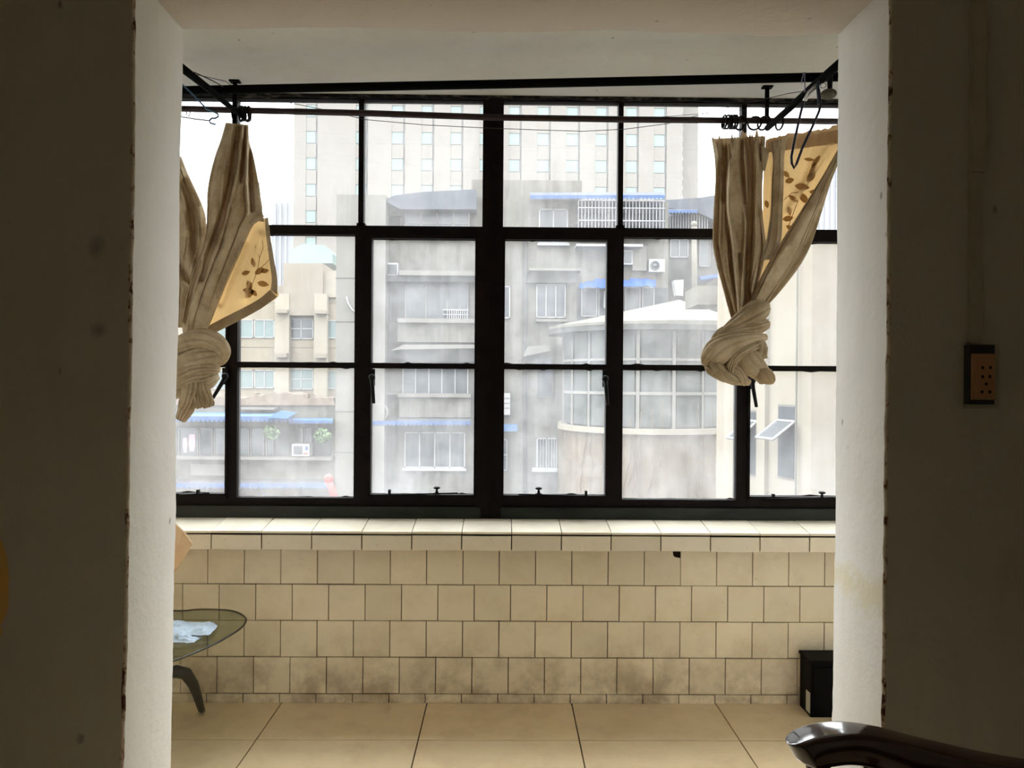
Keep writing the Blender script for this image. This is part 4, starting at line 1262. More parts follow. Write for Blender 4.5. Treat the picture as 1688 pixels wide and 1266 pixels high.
# scrolled support below the armrest and the rest of the frame
sc_ = MB()
c0 = P(1500, 1262, 1.12)
sc_.tube([P(1345, 1238, 1.13), P(1350, 1275, 1.13), P(1400, 1340, 1.13), P(1480, 1420, 1.13), P(1500, 1560, 1.13), P(1500, 1800, 1.13)], [0.018, 0.019, 0.02, 0.022, 0.022, 0.02], 12)
sc_.tube([P(1420, 1234, 1.13), P(1440, 1262, 1.13), P(1500, 1275, 1.12), P(1580, 1290, 1.10)], [0.012, 0.022, 0.03, 0.03], 12)
sc_.build('arm_support', M['lacquer'], ch)
fr_ = MB()
zf = 0.43
ax0 = P(1500, 1262, 1.13).x
fr_.box(ax0 - 0.02, ax0 + 0.52, 0.72, 1.17, zf - 0.05, zf)
fr_.build('seat', M['lacquer'], ch)
for (x, y, z1) in ((ax0 + 0.02, 1.14, zf), (ax0 + 0.50, 1.14, zf), (ax0 + 0.02, 0.75, 0.62), (ax0 + 0.50, 0.75, zf)):
    MB().tube([(x, y, 0.0), (x, y, z1 * 0.5), (x, y, z1 - 0.01)], [0.016, 0.02, 0.024], 10).build('leg', M['lacquer'], ch)
bk = P(1760, 1266, 1.05)
MB().box(ax0 + 0.46, ax0 + 0.50, 0.74, 1.15, zf, 0.78).build('backrest', M['lacquer'], ch)
# ------------------------------------------------------------------ outside: street and buildings
ZG = -9.0
struct(MB().box(-260, 260, 3.6, 420, ZG - 0.3, ZG), 'ground', M['street'], 'street far below the windows')
struct(MB().box(-6, XL - 0.12, 3.0, 3.42, ZG, 6).box(XR + 0.12, 6, 3.0, 3.42, ZG, 6).box(XL - 0.12, XR + 0.12, 3.2, 3.42, ZG, -0.1), 'wall_facade', M['concrete_lt'], 'outer wall of this building below and beside the balcony')

def building(name, px, Y, label, group=None):
    p = P(px, 700, Y)
    return empty(name, (p.x, Y, ZG), label, 'building', group)

def wall(mb, a, b, c, Y, dep, bottom=None):
    """box from picture column a to c, top at picture row b, down to the street (or to row bottom)"""
    x0, x1 = P(a, 630, Y).x, P(c, 630, Y).x
    zt_ = P((a + c) / 2, b, Y).z
    zb_ = ZG if bottom is None else P((a + c) / 2, bottom, Y).z
    return mb.box(x0, x1, Y, Y + dep, zb_, zt_)

def win(par, a, b, c, d, Y, cols=2, rows=1, fr='win_frame', gl='win_glass', fw=None, sill=False, split=None):
    """framed window before the wall plane Y: the frame is a part, each pane a sub-part"""
    s = Y / F
    x0, x1 = P(a, (b + d) / 2, Y).x, P(c, (b + d) / 2, Y).x
    z1, z0 = P((a + c) / 2, b, Y).z, P((a + c) / 2, d, Y).z
    w = (fw or 1.6) * s
    f = MB()
    yf, yb = Y - 0.09, Y + 0.02
    f.box(x0, x1, yf, yb, z0, z0 + w).box(x0, x1, yf, yb, z1 - w, z1).box(x0, x0 + w, yf, yb, z0, z1).box(x1 - w, x1, yf, yb, z0, z1)
    cx = split or [x0 + (x1 - x0) * i / cols for i in range(cols + 1)]
    cz = [z0 + (z1 - z0) * i / rows for i in range(rows + 1)]
    for x in cx[1:-1]:
        f.box(x - w / 2, x + w / 2, yf, yb, z0, z1)
    for z in cz[1:-1]:
        f.box(x0, x1, yf, yb, z - w / 2, z + w / 2)
    fo = f.build('window', M[fr], par)
    if sill:
        MB().box(x0 - w, x1 + w, Y - 0.25, Y, z0 - w * 2, z0).build('sill', M[fr], par)
    for i in range(cols):
        for j in range(rows):
            MB().box(cx[i] + w * .4, cx[i + 1] - w * .4, Y - 0.05, Y - 0.02, cz[j] + w * .4, cz[j + 1] - w * .4).build('pane', M[gl], fo)
    return fo

def awning(par, a, b, c, d, Y, out_, name='awning', lipn=18, sheet_m='blue_sheet', lip_m='blue_scallop', lx=0.0, rx=0.0):
    """sloping sheet from the wall (row b) down to a scalloped front edge hanging to row d"""
    Yf = Y - out_
    h = d - b
    mrow = b + h * 0.5
    bl, br = P(a + lx, b, Y), P(c - rx, b, Y)
    fl_, fr_ = P(a, mrow, Yf), P(c, mrow, Yf)
    t = Vector((0, 0, 0.04))
    m = MB()
    m.add([bl, br, fr_, fl_, bl - t, br - t, fr_ - t, fl_ - t], [(0, 1, 2, 3), (7, 6, 5, 4), (0, 3, 7, 4), (1, 5, 6, 2), (3, 2, 6, 7), (0, 4, 5, 1)])
    o = m.build(name, M[sheet_m], par)
    sc2 = MB()
    n = lipn * 4
    zl0 = fl_.z
    drop = (d - mrow) * Yf / F
    vs = []
    for i in range(n + 1):
        x = fl_.x + (fr_.x - fl_.x) * i / n
        z = fl_.z + (fr_.z - fl_.z) * i / n
        k = abs(math.sin(math.pi * i / 4))
        vs += [(x, Yf - 0.02, z + 0.03), (x, Yf - 0.02, z - drop * (0.45 + 0.55 * k)), ]
    sc2.add(vs, [(2 * i, 2 * i + 1, 2 * i + 3, 2 * i + 2) for i in range(n)])
    sc2.build('valance', M[lip_m], o)
    return o

def ledge(par, a, b, c, d, Y, out_=0.5, mat='concrete_lt', name='ledge'):
    return MB().pbox(a, b, c, d, Y, 0.05, out_).build(name, M[mat], par)

# ---- hotel-like tower far behind
YT = 92.0
tw = building('tower_block', 800, YT, 'tall hazy cream tower with rows of small aqua windows, far behind')
m = MB()
wall(m, 482, -120, 1122, YT + 0.2, 12)
m.build('wall', M['far_frame'], tw)
wall(MB(), 1122, -80, 1148, YT + 3, 8).build('stair_wing', M['far_tower2'], tw)
colx = [(502, 521), (584, 604), (643, 665), (692, 713), (740, 761), (788, 809), (836, 857), (883, 905), (931, 953), (979, 1000), (1029, 1050), (1075, 1096)]
edges = [482] + [v for ab in colx for v in ab] + [1122]
for i in range(0, len(edges), 2):
    wall(MB(), edges[i], -120, edges[i + 1], YT, 0.7).build('pier', M['far_tower'], tw)
sp_me = {}
for (a, b) in colx:
    for r in range(-3, 8):
        y0 = 217.5 + 43.6 * r + (a - 640) * 0.010
        w_, h_ = b - a, 19.5
        # spandrel below each window, then the window itself
        MB().pbox(a, y0 + h_ + 1, b, y0 + 43.6, YT + 0.06, 0.6).build('spandrel', M['far_tower2'], tw)
        MB().pbox(a + 1, y0 + 0.5, b - 1, y0 + h_, YT + 0.13, 0.5).build('window', M['far_glass'], tw)
for r in range(14):
    MB().pbox(1121, 130 + r * 16, 1126, 138 + r * 16, YT + 1.5, 1.4).build('balcony_slab', M['win_frame'], tw)
# base of the left wing: aqua glazed roof room
m = MB().poly([(478, 434), (478, 412), (500, 402), (535, 404), (548, 418), (548, 434)], 62, 4)
tag(m.build('glazed_roof_room', M['far_glass']), 'aqua glazed rooftop room above the cream building on the left', 'roof room')
# ---- very faint far blocks
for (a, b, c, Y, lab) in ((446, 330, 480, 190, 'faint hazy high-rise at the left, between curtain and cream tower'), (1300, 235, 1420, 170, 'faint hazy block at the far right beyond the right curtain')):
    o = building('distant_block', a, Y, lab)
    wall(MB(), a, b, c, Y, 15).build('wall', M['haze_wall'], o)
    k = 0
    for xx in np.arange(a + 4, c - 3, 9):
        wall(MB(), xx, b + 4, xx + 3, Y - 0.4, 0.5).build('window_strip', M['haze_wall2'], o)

# ---- cream building on the left
YC = 48.0
cb_ = building('apartment_building', 420, YC, 'cream apartment building with aqua windows at the left')
m = MB()
wall(m, 240, 482, 556, YC, 10)
m.build('wall', M['cream'], cb_)
m = MB()
wall(m, 466, 434, 531, YC - 0.5, 5, 520)
m.build('roof_room', M['cream_dk'], cb_)
wall(MB(), 529, 447, 556, YC - 0.2, 4, 490).build('roof_room', M['cream_lt'], cb_)
wall(MB(), 360, 470, 470, YC + 2, 4, 490).build('roof_room', M['cream_dk'], cb_)
for (a, c) in ((452, 476), (517, 538)):
    wall(MB(), a, 484, c, YC - 0.55, 0.6).build('pilaster', M['cream_lt'], cb_)
for (a, b, c, d) in ((454, 510, 473, 516), (518, 511, 537, 517), (453, 582, 472, 589), (518, 583, 536, 590), (518, 661, 537, 665)):
    ledge(cb_, a, b, c, d, YC, 1.0, 'cream_dk')  # dark shadow shapes built as ledges in the shaded cream
for r in range(-0, 3):
    dy = r * 83
    win(cb_, 396, 527 + dy, 418, 557 + dy, YC, 1, 1, 'win_frame', 'win_glass_aqua', 1.2)
    win(cb_, 420, 527 + dy, 453, 557 + dy, YC, 2, 1, 'win_frame', 'win_glass_aqua', 1.4)
    win(cb_, 477, 525 + dy, 517, 559 + dy, YC, 2, 2, 'win_frame', 'win_glass_aqua' if r else 'win_glass', 1.4)
    win(cb_, 536, 528 + dy, 556, 558 + dy, YC, 1, 1, 'win_frame', 'win_glass_aqua', 1.4)
    win(cb_, 330, 528 + dy, 374, 558 + dy, YC, 2, 1, 'win_frame', 'win_glass_aqua', 1.4)
for yy in (497, 571, 600):
    MB().pbox(240, yy, 556, yy + 1.0, YC, 0.02, 0.03).build('joint', M['cream_dk'], cb_)

# ---- low building with the blue awnings, lower left
YL = 29.3
lb = building('low_building', 400, YL, 'low grey building with blue scalloped awnings at the lower left')
m = MB()
wall(m, 200, 664, 553, YL, 9)
m.build('wall', M['concrete'], lb)
# rubble line along the roof edge
m = MB()
top = []
xs_ = list(range(200, 552, 7))
for x in xs_:
    top.append((x, 657 - 5 * mnoise.noise((x * 0.05, 1, 1)) - (6 if 420 < x < 500 else 0) - 3 * rnd.random()))
m.poly([(200, 668)] + top + [(552, 668)], YL - 0.15, 2.0)
m.build('roof_rubble', M['rubble'], lb)
for (a, b) in ((418, 648), (502, 649)):
    MB().pbox(a, b, a + 5, b + 12, YL, 0.3, 0.1).build('chimney', M['rubble'], lb)
ledge(lb, 392, 672, 452, 675.5, YL, 0.5, 'concrete_lt', 'cornice')
ledge(lb, 392, 665, 446, 671, YL, 0.1, 'concrete_dk', 'panel')
awning(lb, 286, 679, 482, 696, YL, 1.3, lipn=26)
awning(lb, 476, 689, 549, 699, YL, 1.0, lipn=10, sheet_m='blue_sheet')
m = MB().poly([(440, 689), (463, 677), (490, 680), (474, 690)], YL - 1.45, 0.1)
m.build('awning_end', M['blue_sheet'], lb)
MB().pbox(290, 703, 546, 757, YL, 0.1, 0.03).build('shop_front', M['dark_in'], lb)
for (a, c) in ((296, 328), (330, 352), (354, 372), (393, 412), (414, 436), (440, 452), (493, 500), (503, 514)):
    win(lb, a, 706, c, 752, YL, 1, 1, 'win_frame_old', 'win_glass', 1.2)
ledge(lb, 286, 753, 546, 758, YL, 0.6, 'concrete_lt', 'sill')
ledge(lb, 314, 765, 372, 784, YL, 0.2, 'concrete_lt', 'panel')
awning(lb, 286, 790, 549, 806, YL, 1.4, lipn=30, sheet_m='roof_grey')
wall(MB(), 476, 700, 492, YL - 0.12, 0.2, 756).build('pier', M['concrete_dk'], lb)
ac = empty('air_conditioner', P(497, 752, YL - 0.7), 'white air conditioner unit with a label under the blue awning, lower left', 'air conditioner')
MB().pbox(481, 732, 510, 752, YL - 0.65, 0.5).build('casing', M['win_frame'], ac)
MB().pbox(484, 735, 498, 749, YL - 0.68, 0.04).build('grille', M['win_glass'], ac)
MB().pbox(503, 736, 507, 742, YL - 0.68, 0.04).build('label', M['blue_scallop'], ac)
MB().pbox(500, 747, 507, 748.5, YL - 0.68, 0.04).build('stripe', M['red'], ac)
def plant(px, py, w, h, Y, lab):
    m = MB()
    for i in range(150):
        a, r = rnd.uniform(0, 6.28), math.sqrt(rnd.random())
        c = P(px + w * r * math.cos(a), py + h * r * math.sin(a), Y + rnd.uniform(-.5, .2))
        s = rnd.uniform(0.04, 0.12)
        u = Vector((rnd.uniform(-1, 1), rnd.uniform(-1, 1), rnd.uniform(-1, 1))).normalized() * s
        v = Vector((rnd.uniform(-1, 1), rnd.uniform(-1, 1), rnd.uniform(-1, 1))).normalized() * s * 0.6
        m.add([c - u, c + v, c + u, c - v], [(0, 1, 2, 3)])
    o = m.build('balcony_plant', M['plant'])
    tag(o, lab, 'plant')
plant(448, 712, 13, 12, YL - 0.9, 'hazy green plant hanging under the blue awning, left of the air conditioner')
plant(532, 718, 14, 12, YL - 0.9, 'hazy green plant under the short blue awning, right of the air conditioner')
for (a, b, c, d, lab) in ((302, 722, 308, 746, 'left pink garment hanging before the shop front, lower left'), (312, 716, 321, 744, 'right pink garment hanging before the shop front, lower left')):
    m = MB().poly([(a, b), (c, b), (c + 1, (b + d) / 2), (c - 1, d), (a + 1, d), (a - 1, (b + d) / 2)], YL - 0.8, 0.05)
    tag(m.build('garment', M['pink']), lab, 'garment')
rp = empty('red_reflection', P(548, 830, 18), 'red glass reflection built as a leaning tube with a rounded top, low behind the second pane from the left', 'tube')  # reflection in the pane, built as a solid tube outside
MB().tube([P(541, 792, 18), P(547, 806, 18), P(560, 850, 18), P(590, 960, 18)], [0.09, 0.085, 0.085, 0.085], 12).build('tube', M['red'], rp)
MB().ball(P(542, 789, 18), 0.115, 14).build('cap', M['red'], rp)

# ---- grey weathered apartment block in the middle
YM = 30.0
gb = building('apartment_building', 700, YM, 'grey weathered apartment building in the middle, with stacked balconies')
wall(MB(), 553, 321, 634, YM - 1.0, 9).build('side_wall', M['concrete_lt'], gb)
for yy in (388, 458, 530, 600, 678, 745):
    MB().pbox(553, yy, 608, yy + 0.8, YM - 1.0, 0.02, 0.02).build('joint', M['concrete_dk'], gb)
m = MB()
wall(m, 608, 330, 1100, YM, 9)
m.build('wall', M['concrete'], gb)
wall(MB(), 775, 297, 957, YM + 0.2, 4, 400).build('roof_block', M['concrete'], gb)
MB().poly([(632, 330), (650, 322), (700, 316), (785, 312), (785, 345), (660, 345)], YM - 0.9, 1.0).build('roof_canopy', M['roof_grey'], gb)
MB().pbox(606, 353, 660, 355, YM, 0.1, 0.3).build('cornice', M['concrete_lt'], gb)
wall(MB(), 604, 355, 656, YM - 0.1, 0.2, 393).build('panel', M['concrete_dk'], gb)
win(gb, 668, 346, 774, 392, YM - 0.2, 4, 2, 'win_frame_old', 'win_glass', 1.4)
# white box air conditioners
def acbox(a, b, c, d, Y, lab, fan=False, dark=False):
    o = empty('air_conditioner', P((a + c) / 2, d, Y - 0.5), lab, 'air conditioner', None)
    MB().pbox(a, b, c, d, Y - 0.45, 0.45).build('casing', M['win_frame'], o)
    if not fan:
        MB().pbox(a + 2, b + 3, c - 2, d - 3, Y - 0.48, 0.04).build('grille', M['win_glass'], o)
    else:
        cc = P((a + c) / 2 - 3, (b + d) / 2, Y - 0.48)
        MB().torus(cc, 0.16, 0.03, (0, 1, 0)).tube([cc, cc + Vector((0, .03, 0))], 0.13, 16).build('fan', M['win_glass'], o)
acbox(627, 433, 656, 454, YM - 0.01, 'white air conditioner on the grey building, second pane row left of the middle post')
# floor bands and balconies of the left column
ledge(gb, 658, 446, 790, 454, YM, 1.0, 'concrete_lt')
ledge(gb, 612, 454, 790, 464, YM, 0.8, 'concrete_dk')
MB().pbox(612, 466, 775, 530, YM, 0.1, 0.04).build('balcony_back', M['concrete_dk'], gb)
win(gb, 668, 470, 772, 527, YM, 3, 1, 'win_frame_old', 'win_glass', 1.4)
win(gb, 614, 474, 645, 531, YM, 2, 1, 'concrete_lt', 'win_glass', 1.0)
ledge(gb, 655, 525, 790, 532, YM, 0.9, 'concrete_lt')
for i in range(10):
    MB().pbox(737 + i * 3.6, 511, 738 + i * 3.6, 526, YM, 0.02, 0.9).build('rail_bar', M['bars'], gb)
MB().pbox(730, 510, 772, 511.5, YM, 0.02, 0.9).pbox(730, 518, 772, 519, YM, 0.02, 0.9).build('railing', M['bars'], gb)
ledge(gb, 655, 532, 790, 564, YM, 0.7, 'concrete', 'balcony')
MB().poly([(645, 578), (665, 568), (790, 568), (790, 574), (662, 576)], YM - 1.0, 0.9).build('ledge', M['concrete_lt'], gb)
MB().poly([(645, 580), (665, 575), (790, 574), (790, 596), (690, 598), (650, 590)], YM - 0.6, 0.6).build('balcony', M['concrete_dk'], gb)  # shadow below the curved ledge, put into dark concrete
win(gb, 664, 604, 772, 650, YM, 5, 1, 'win_frame', 'win_glass', 1.5)
ledge(gb, 655, 649, 776, 655, YM, 0.5, 'concrete_lt')
ledge(gb, 658, 656, 776, 688, YM, 0.3, 'concrete', 'balcony')
ledge(gb, 606, 648, 655, 650, YM, 0.4, 'concrete_lt')
awning(gb, 612, 688, 776, 702, YM, 1.0, lipn=24, sheet_m='roof_grey', lx=40)
win(gb, 667, 712, 767, 771, YM, 4, 1, 'win_frame', 'win_glass', 2.0, True)
win(gb, 606, 704, 637, 757, YM, 2, 1, 'concrete_lt', 'win_glass', 1.0, True)
o = MB().torus(P(626, 680, YM - 0.9), 0.3, 0.05, (0, 1, 0)).build('satellite_dish', M['concrete_lt'])
tag(o, 'round pale dish on the grey building left of the lower blue-edged awning', 'dish')
# right column
awning(gb, 874, 317, 1096, 329, YM, 1.0, lipn=34, sheet_m='roof_grey')
win(gb, 888, 345, 936, 402, YM, 2, 1, 'win_frame', 'win_glass', 2.2, True)
cg = MB()
for i in range(26):
    x = 953 + i * 5.6
    cg.pbox(x, 330, x + 0.9, 388, YM, -0.86, 0.9)
cg.build('security_bars', M['bars'], gb)['kind'] = 'stuff'
m = MB()
for yy in (330, 342, 363, 386):
    m.pbox(953, yy, 1096, yy + 1.4, YM, 0.02, 0.92)
m.build('security_rail', M['bars'], gb)
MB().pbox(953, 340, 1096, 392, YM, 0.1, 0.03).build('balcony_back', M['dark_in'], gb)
win(gb, 962, 346, 1002, 388, YM, 2, 1, 'win_frame', 'win_glass', 2)
win(gb, 1010, 346, 1060, 388, YM, 2, 1, 'win_frame', 'win_glass', 2)
ledge(gb, 950, 402, 1060, 406, YM, 0.9, 'win_frame')
acbox(1027, 412, 1043, 436, YM, 'small white air conditioner right of the right casement bar, above the blue tarpaulin')
MB().pbox(1043, 405, 1066, 446, YM, 0.1, 0.4).build('panel', M['concrete_lt'], gb)
acbox(1070, 427, 1096, 448, YM, 'air conditioner with a round fan, right of the blue tarpaulin', True)
ledge(gb, 872, 442, 958, 446, YM, 0.6, 'concrete_lt')
MB().poly([(868, 466), (878, 446), (946, 446), (950, 452), (950, 466)], YM - 0.3, 0.3).build('canopy', M['concrete_dk'], gb)
win(gb, 884, 469, 932, 524, YM, 3, 1, 'win_frame', 'win_glass', 1.5)
win(gb, 815, 472, 841, 525, YM, 2, 1, 'win_frame', 'win_glass', 1.8)
ledge(gb, 884, 526, 935, 530, YM, 0.4, 'concrete_lt')
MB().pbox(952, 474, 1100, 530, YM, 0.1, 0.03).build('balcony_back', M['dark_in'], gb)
for (a, c) in ((958, 984), (986, 1008), (1030, 1055), (1058, 1078)):
    win(gb, a, 474, c, 522, YM, 1, 1, 'win_frame', 'win_glass', 1.4)
m = MB()
vs, fs = [], []
nx = 40
for i in range(nx + 1):
    x = 955 + (1081 - 955) * i / nx
    e = 6 * mnoise.noise((i * 0.3, 0, 0))
    yt = 462 - 3 * math.sin(i * 0.12) + (4 if i < 8 else 0) - (8 if i > 26 else 0) * 0.6 + e * .5
    yb_ = 474 + e * .6 - (0 if i < 20 else 2)
    for j in range(4):
        t_ = j / 3
        vs.append(P(x, yt + (yb_ - yt) * t_, YM - 0.3 - 1.0 * t_ - 0.05 * math.sin(i * 1.1)))
for i in range(nx):
    for j in range(3):
        fs.append((i * 4 + j, i * 4 + j + 1, i * 4 + j + 5, i * 4 + j + 4))
m.add(vs, fs, True)
tag(m.build('tarpaulin', M['tarp']), 'bright blue tarpaulin draped over the balcony of the grey building', 'tarpaulin')
MB().tube([P(866, 395, YM - 0.15), P(865, 600, YM - 0.15), P(866, 820, YM - 0.15)], 0.09, 8).build('drain_pipe', M['concrete_dk'], gb)
MB().tube([P(869, 560, YM - 0.1), P(868, 800, YM - 0.1)], 0.03, 6).build('drain_pipe', M['concrete_lt'], gb)
win(gb, 884, 590, 912, 655, YM, 1, 1, 'concrete_lt', 'win_glass', 1.2)
MB().poly([(862, 588), (870, 571), (902, 568), (908, 578)], YM - 0.6, 0.5).build('canopy', M['concrete_lt'], gb)
sgn = MB().pbox(815, 648, 841, 684, YM, 0.02, 0.35).build('board', M['win_frame'], gb)
for yy in (656, 664, 672):
    MB().pbox(816, yy, 840, yy + 0.8, YM, 0.01, 0.37).build('slat', M['concrete'], sgn)
MB().pbox(815, 700, 853, 711, YM, 0.05, 0.5).build('awning', M['blue_sheet'], gb)
win(gb, 815, 724, 836, 775, YM, 1, 2, 'win_frame', 'win_glass', 1.2)
gw = win(gb, 884, 722, 918, 772, YM, 2, 1, 'win_frame', 'win_glass', 1.6)
for i in range(7):
    MB().pbox(886 + i * 4.6, 724, 886.7 + i * 4.6, 770, YM, 0.01, 0.15).build('bar', M['bars'], gw)
ledge(gb, 877, 773, 919, 778, YM, 0.5, 'win_frame')
# right end, with the lower roof and gable
YE = 32.5
eb = building('apartment_building', 1150, YE, 'grey-blue lower building end with a sloping roof behind the white flue')
wall(MB(), 1096, 330, 1200, YE, 7).build('wall', M['concrete_dk'], eb)
MB().poly([(1096, 330), (1150, 326), (1176, 322), (1215, 322), (1215, 380), (1150, 350), (1096, 342)], YE - 0.8, 0.9).build('roof', M['roof_grey'], eb)
awning(eb, 1100, 343, 1150, 352, YE - 0.6, 0.5, lipn=9, sheet_m='roof_grey')
for i in range(16):
    MB().pbox(1100 + i * 4.4, 352, 1100.8 + i * 4.4, 378, YE, 0.02, 0.6).build('bar', M['bars'], eb)
win(eb, 1104, 395, 1134, 425, YE, 2, 1, 'win_frame', 'win_glass', 1.4)
win(eb, 1152, 395, 1170, 440, YE, 1, 1, 'win_frame_old', 'win_glass', 1.2)
bs = MB().poly([(1153, 456), (1184, 452), (1184, 457), (1156, 461)], YE - 1.5, 1.4).build('awning', M['tarp'], eb)
tag(MB().poly([(1111, 462), (1127, 461), (1126, 488), (1115, 487)], 27.5, 0.4).build('board', M['win_frame']), 'white slanted board on the roof terrace left of the flue', 'board')

for (pts_, lab_) in (([(996, 480), (1004, 477), (1006, 500), (1001, 512), (995, 506)], 'pale garment hanging under the blue tarpaulin'), ([(899, 592), (908, 590), (911, 615), (906, 632), (898, 622)], 'dark blue garment hanging beside the left edge of the rotunda')):
    tag(MB().poly(pts_, YM - 0.8, 0.05).build('garment', M['win_frame'] if pts_[0][0] > 950 else M['roof_grey']), lab_, 'garment')
# ---- rotunda with the pale canopy roof
YB, RC = 27.6, 3.05
ro_ = building('rotunda', 1060, YB - 3, 'round glazed stair bay with a pale canopy roof and an ivy-stained base')
cxr = P(1066, 630, YB).x
def arc(r, a0=-178, a1=-2, n=24):
    return [(cxr + r * math.cos(math.radians(a0 + (a1 - a0) * i / n)), YB + r * math.sin(math.radians(a0 + (a1 - a0) * i / n))) for i in range(n + 1)]
yz = lambda py: P(1040, py, YB - RC).z
MB().prism(arc(RC + 0.03) + [(cxr + RC, YB + 2), (cxr - RC, YB + 2)], ZG, yz(716)).build('wall', M['ivy_wall'], ro_)
MB().prism(arc(RC + 0.20) + [(cxr + RC, YB + 2), (cxr - RC, YB + 2)], yz(716), yz(707)).build('ledge', M['cream_lt'], ro_)
MB().prism(arc(RC - 0.12) + [(cxr + RC - .2, YB + 2), (cxr - RC + .2, YB + 2)], yz(708), yz(536)).build('inner_wall', M['concrete_dk'], ro_)
angs = [-178, -158, -140, -122, -106, -84, -64, -44, -20, -2]
for i, a in enumerate(angs):
    x, y = cxr + RC * math.cos(math.radians(a)), YB + RC * math.sin(math.radians(a))
    w = 0.07 if i not in (4, 5) else 0.10
    MB().box(x - w / 2, x + w / 2, y - w / 2, y + w / 2, yz(708), yz(537)).build('mullion', M['win_frame_old'], ro_)
for i in range(len(angs) - 1):
    a0, a1 = math.radians(angs[i] + 2), math.radians(angs[i + 1] - 2)
    for (ya, yb2) in ((704, 651), (646, 594), (590, 540)):
        r0, r1 = RC - 0.03, RC - 0.08
        MB().prism([(cxr + r0 * math.cos(a0), YB + r0 * math.sin(a0)), (cxr + r0 * math.cos(a1), YB + r0 * math.sin(a1)), (cxr + r1 * math.cos(a1), YB + r1 * math.sin(a1)), (cxr + r1 * math.cos(a0), YB + r1 * math.sin(a0))], yz(ya), yz(yb2)).build('pane', M['stair_glass'], ro_)
for (y0, y1) in ((651, 646), (594, 590)):
    MB().prism(arc(RC + 0.02) + arc(RC - 0.08)[::-1], yz(y0), yz(y1)).build('transom', M['win_frame_old'], ro_)
# canopy: shallow cone of metal sheets rising towards the flue
apex = P(1120, 494, YB - 0.6)
rim = arc(RC + 0.55, -195, 15, 28)
zr_ = yz(527)
rf = MB()
n = len(rim)
vs = [(x, y, zr_ + 0.012 * (y - YB) + 0.05 * ((x - cxr) / RC)) for x, y in rim] + [tuple(apex)]
rf.add(vs, [(i, i + 1, n) for i in range(n - 1)])
rf.add([(x, y, z - 0.14) for x, y, z in vs[:n]] + vs[:n], [(i, i + 1, n + i + 1, n + i) for i in range(n - 1)])
rf.build('canopy_roof', M['roof_white'], ro_)
MB().prism(rim, zr_ - 0.34, zr_ - 0.16).build('eaves', M['concrete_dk'], ro_)
fl2 = MB().tube([P(1145, 505, 26.0), P(1144, 372, 26.0)], [0.10, 0.09], 12).ball(P(1144, 370, 26.0), 0.12, 12).tube([P(1145, 506, 26.0), P(1145, 498, 26.0)], [0.2, 0.12], 12)
fl2.build('flue', M['roof_white'], ro_)
# vines on the drum
vm = MB()
for i in range(26):
    a = math.radians(rnd.uniform(-150, -25))
    x, y = cxr + (RC + 0.05) * math.cos(a), YB + (RC + 0.05) * math.sin(a)
    z = yz(rnd.uniform(640, 740))
    pts = []
    for k in range(9):
        pts.append((x, y, z))
        a += rnd.uniform(-.03, .03)
        x, y = cxr + (RC + 0.06) * math.cos(a), YB + (RC + 0.06) * math.sin(a)
        z -= rnd.uniform(.15, .45)
    vm.tube(pts, 0.012, 4)
o = vm.build('vines', M['vine'], ro_)
o['kind'] = 'stuff'

# ---- near cream wall on the right
rw = empty('cream_building', (P(1190, 640, 20).x, 20, ZG), 'near pale cream building at the right with two tilted-open windows', 'building')
pA, pB = P(1188, 640, 21.0), P(1520, 640, 14.0)
ex = (Vector((pB.x, pB.y, 0)) - Vector((pA.x, pA.y, 0)))
Lw = ex.length
ex.normalize()
nn = Vector((ex.y, -ex.x, 0))          # towards the viewer's side
def onwall(px):
    d = fwd + R_ * ((px - 844.0) / F) - U_ * ((640 - 633.0) / F)
    # intersection of the ray with the wall's plan line
    a = np.array([[ex.x, -d.x], [ex.y, -d.y]])
    t = np.linalg.solve(a, np.array([CAM.x - pA.x, CAM.y - pA.y]))
    return t[0], t[1]
def wpan(px0, px1, z0, z1, proud, thick=0.1):
    t0, t1 = onwall(px0)[0], onwall(px1)[0]
    o_ = Vector((pA.x, pA.y, 0))
    a, b = o_ + ex * t0 + nn * proud, o_ + ex * t1 + nn * proud
    c, d = b - nn * thick, a - nn * thick
    return MB().prism([(a.x, a.y), (b.x, b.y), (c.x, c.y), (d.x, d.y)], z0, z1)
def wz2(px, py):
    t = onwall(px)[1]
    d = fwd + R_ * ((px - 844.0) / F) - U_ * ((py - 633.0) / F)
    return CAM.z + d.z * t
ztop = wz2(1340, 392)
wpan(1188, 1700, ZG, ztop, 0, 4).build('wall', M['cream_lt'], rw)
for (a, b, mt) in ((1188, 1200, 'cream'), (1200, 1216, 'cream_lt'), (1254, 1268, 'cream_lt'), (1345, 1700, 'cream_dk')):
    wpan(a, b, ZG, ztop - 0.02, 0.12, 0.12).build('pilaster', M[mt], rw)
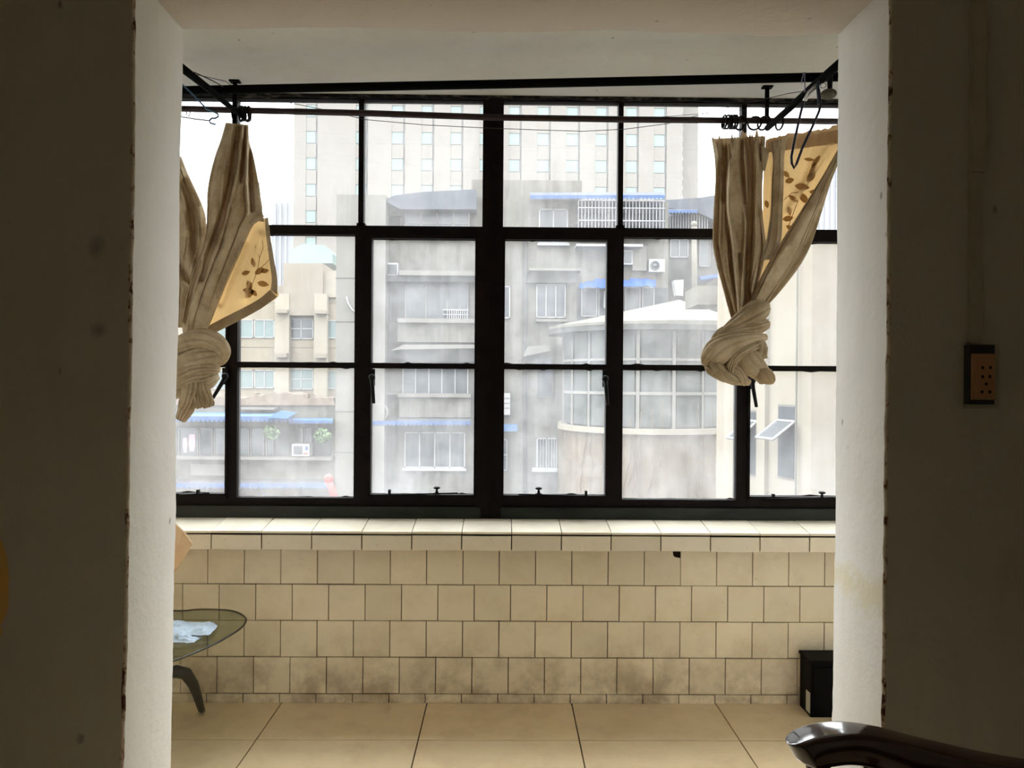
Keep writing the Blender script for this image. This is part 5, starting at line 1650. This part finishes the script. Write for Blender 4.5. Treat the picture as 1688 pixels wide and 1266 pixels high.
MB().tube([(lambda t: (pA.x + ex.x * t + nn.x * .1, pA.y + ex.y * t + nn.y * .1, z))(onwall(1319)[0]) for z in (ZG, -2, 1.5, ztop)], 0.022, 6).build('cable', M['concrete'], rw)
MB().pbox(1150, 471, 1192, 502, 21.6, 1.5).build('roof_corner', M['roof_white'], rw)
for (a, b, y0, y1, sx, sy0, sy1, sx2) in ((1284, 1313, 667, 790, 1262, 718, 722, 1291), (1234, 1251, 676, 785, 1222, 713, 718, 1246)):
    z1_, z0_ = wz2((a + b) / 2, y0), wz2((a + b) / 2, y1)
    wf = wpan(a, b, z0_, z1_, 0.02, 0.3).build('window', M['concrete_lt'], rw)
    wpan(a + 1.5, b - 1.5, z0_ + 0.05, z1_ - 0.05, 0.035, 0.3).build('pane', M['win_glass'], wf)  # dark panel painted in for the shaded recess behind the open sash
    # sash hinged at its top, swung out
    t0, t1 = onwall(a)[0], onwall(b)[0]
    o_ = Vector((pA.x, pA.y, 0))
    ztp = wz2((a + b) / 2, 694)
    zb2 = wz2((a + b) / 2, 722)
    h0, h1 = o_ + ex * t0, o_ + ex * t1
    outv = nn * 0.62
    q = [h0 + Vector((0, 0, ztp)) + nn * .04, h1 + Vector((0, 0, ztp)) + nn * .04, h1 + outv + Vector((0, 0, zb2)), h0 + outv + Vector((0, 0, zb2))]
    th = Vector((0, 0, 0.03))
    def bar(p, q2, w):
        return MB().tube([p, q2], w, 4)
    sm = MB()
    for k in range(4):
        sm.tube([q[k], q[(k + 1) % 4]], 0.035, 4)
    so2 = sm.build('sash', M['win_frame'], rw)
    MB().add([p for p in q] + [p - th for p in q], [(0, 1, 2, 3), (7, 6, 5, 4), (0, 4, 5, 1), (1, 5, 6, 2), (2, 6, 7, 3), (3, 7, 4, 0)]).build('pane', M['win_glass'], so2)
# cable loop on the side wall of the grey building
line('wall_cable', [P(571, 489, YM - 1.05), P(574, 500, YM - 1.05), P(580, 510, YM - 1.05), P(590, 517, YM - 1.05)], 0.03, M['win_frame'], 'short white cable on the plain side wall of the grey building', 'cable')
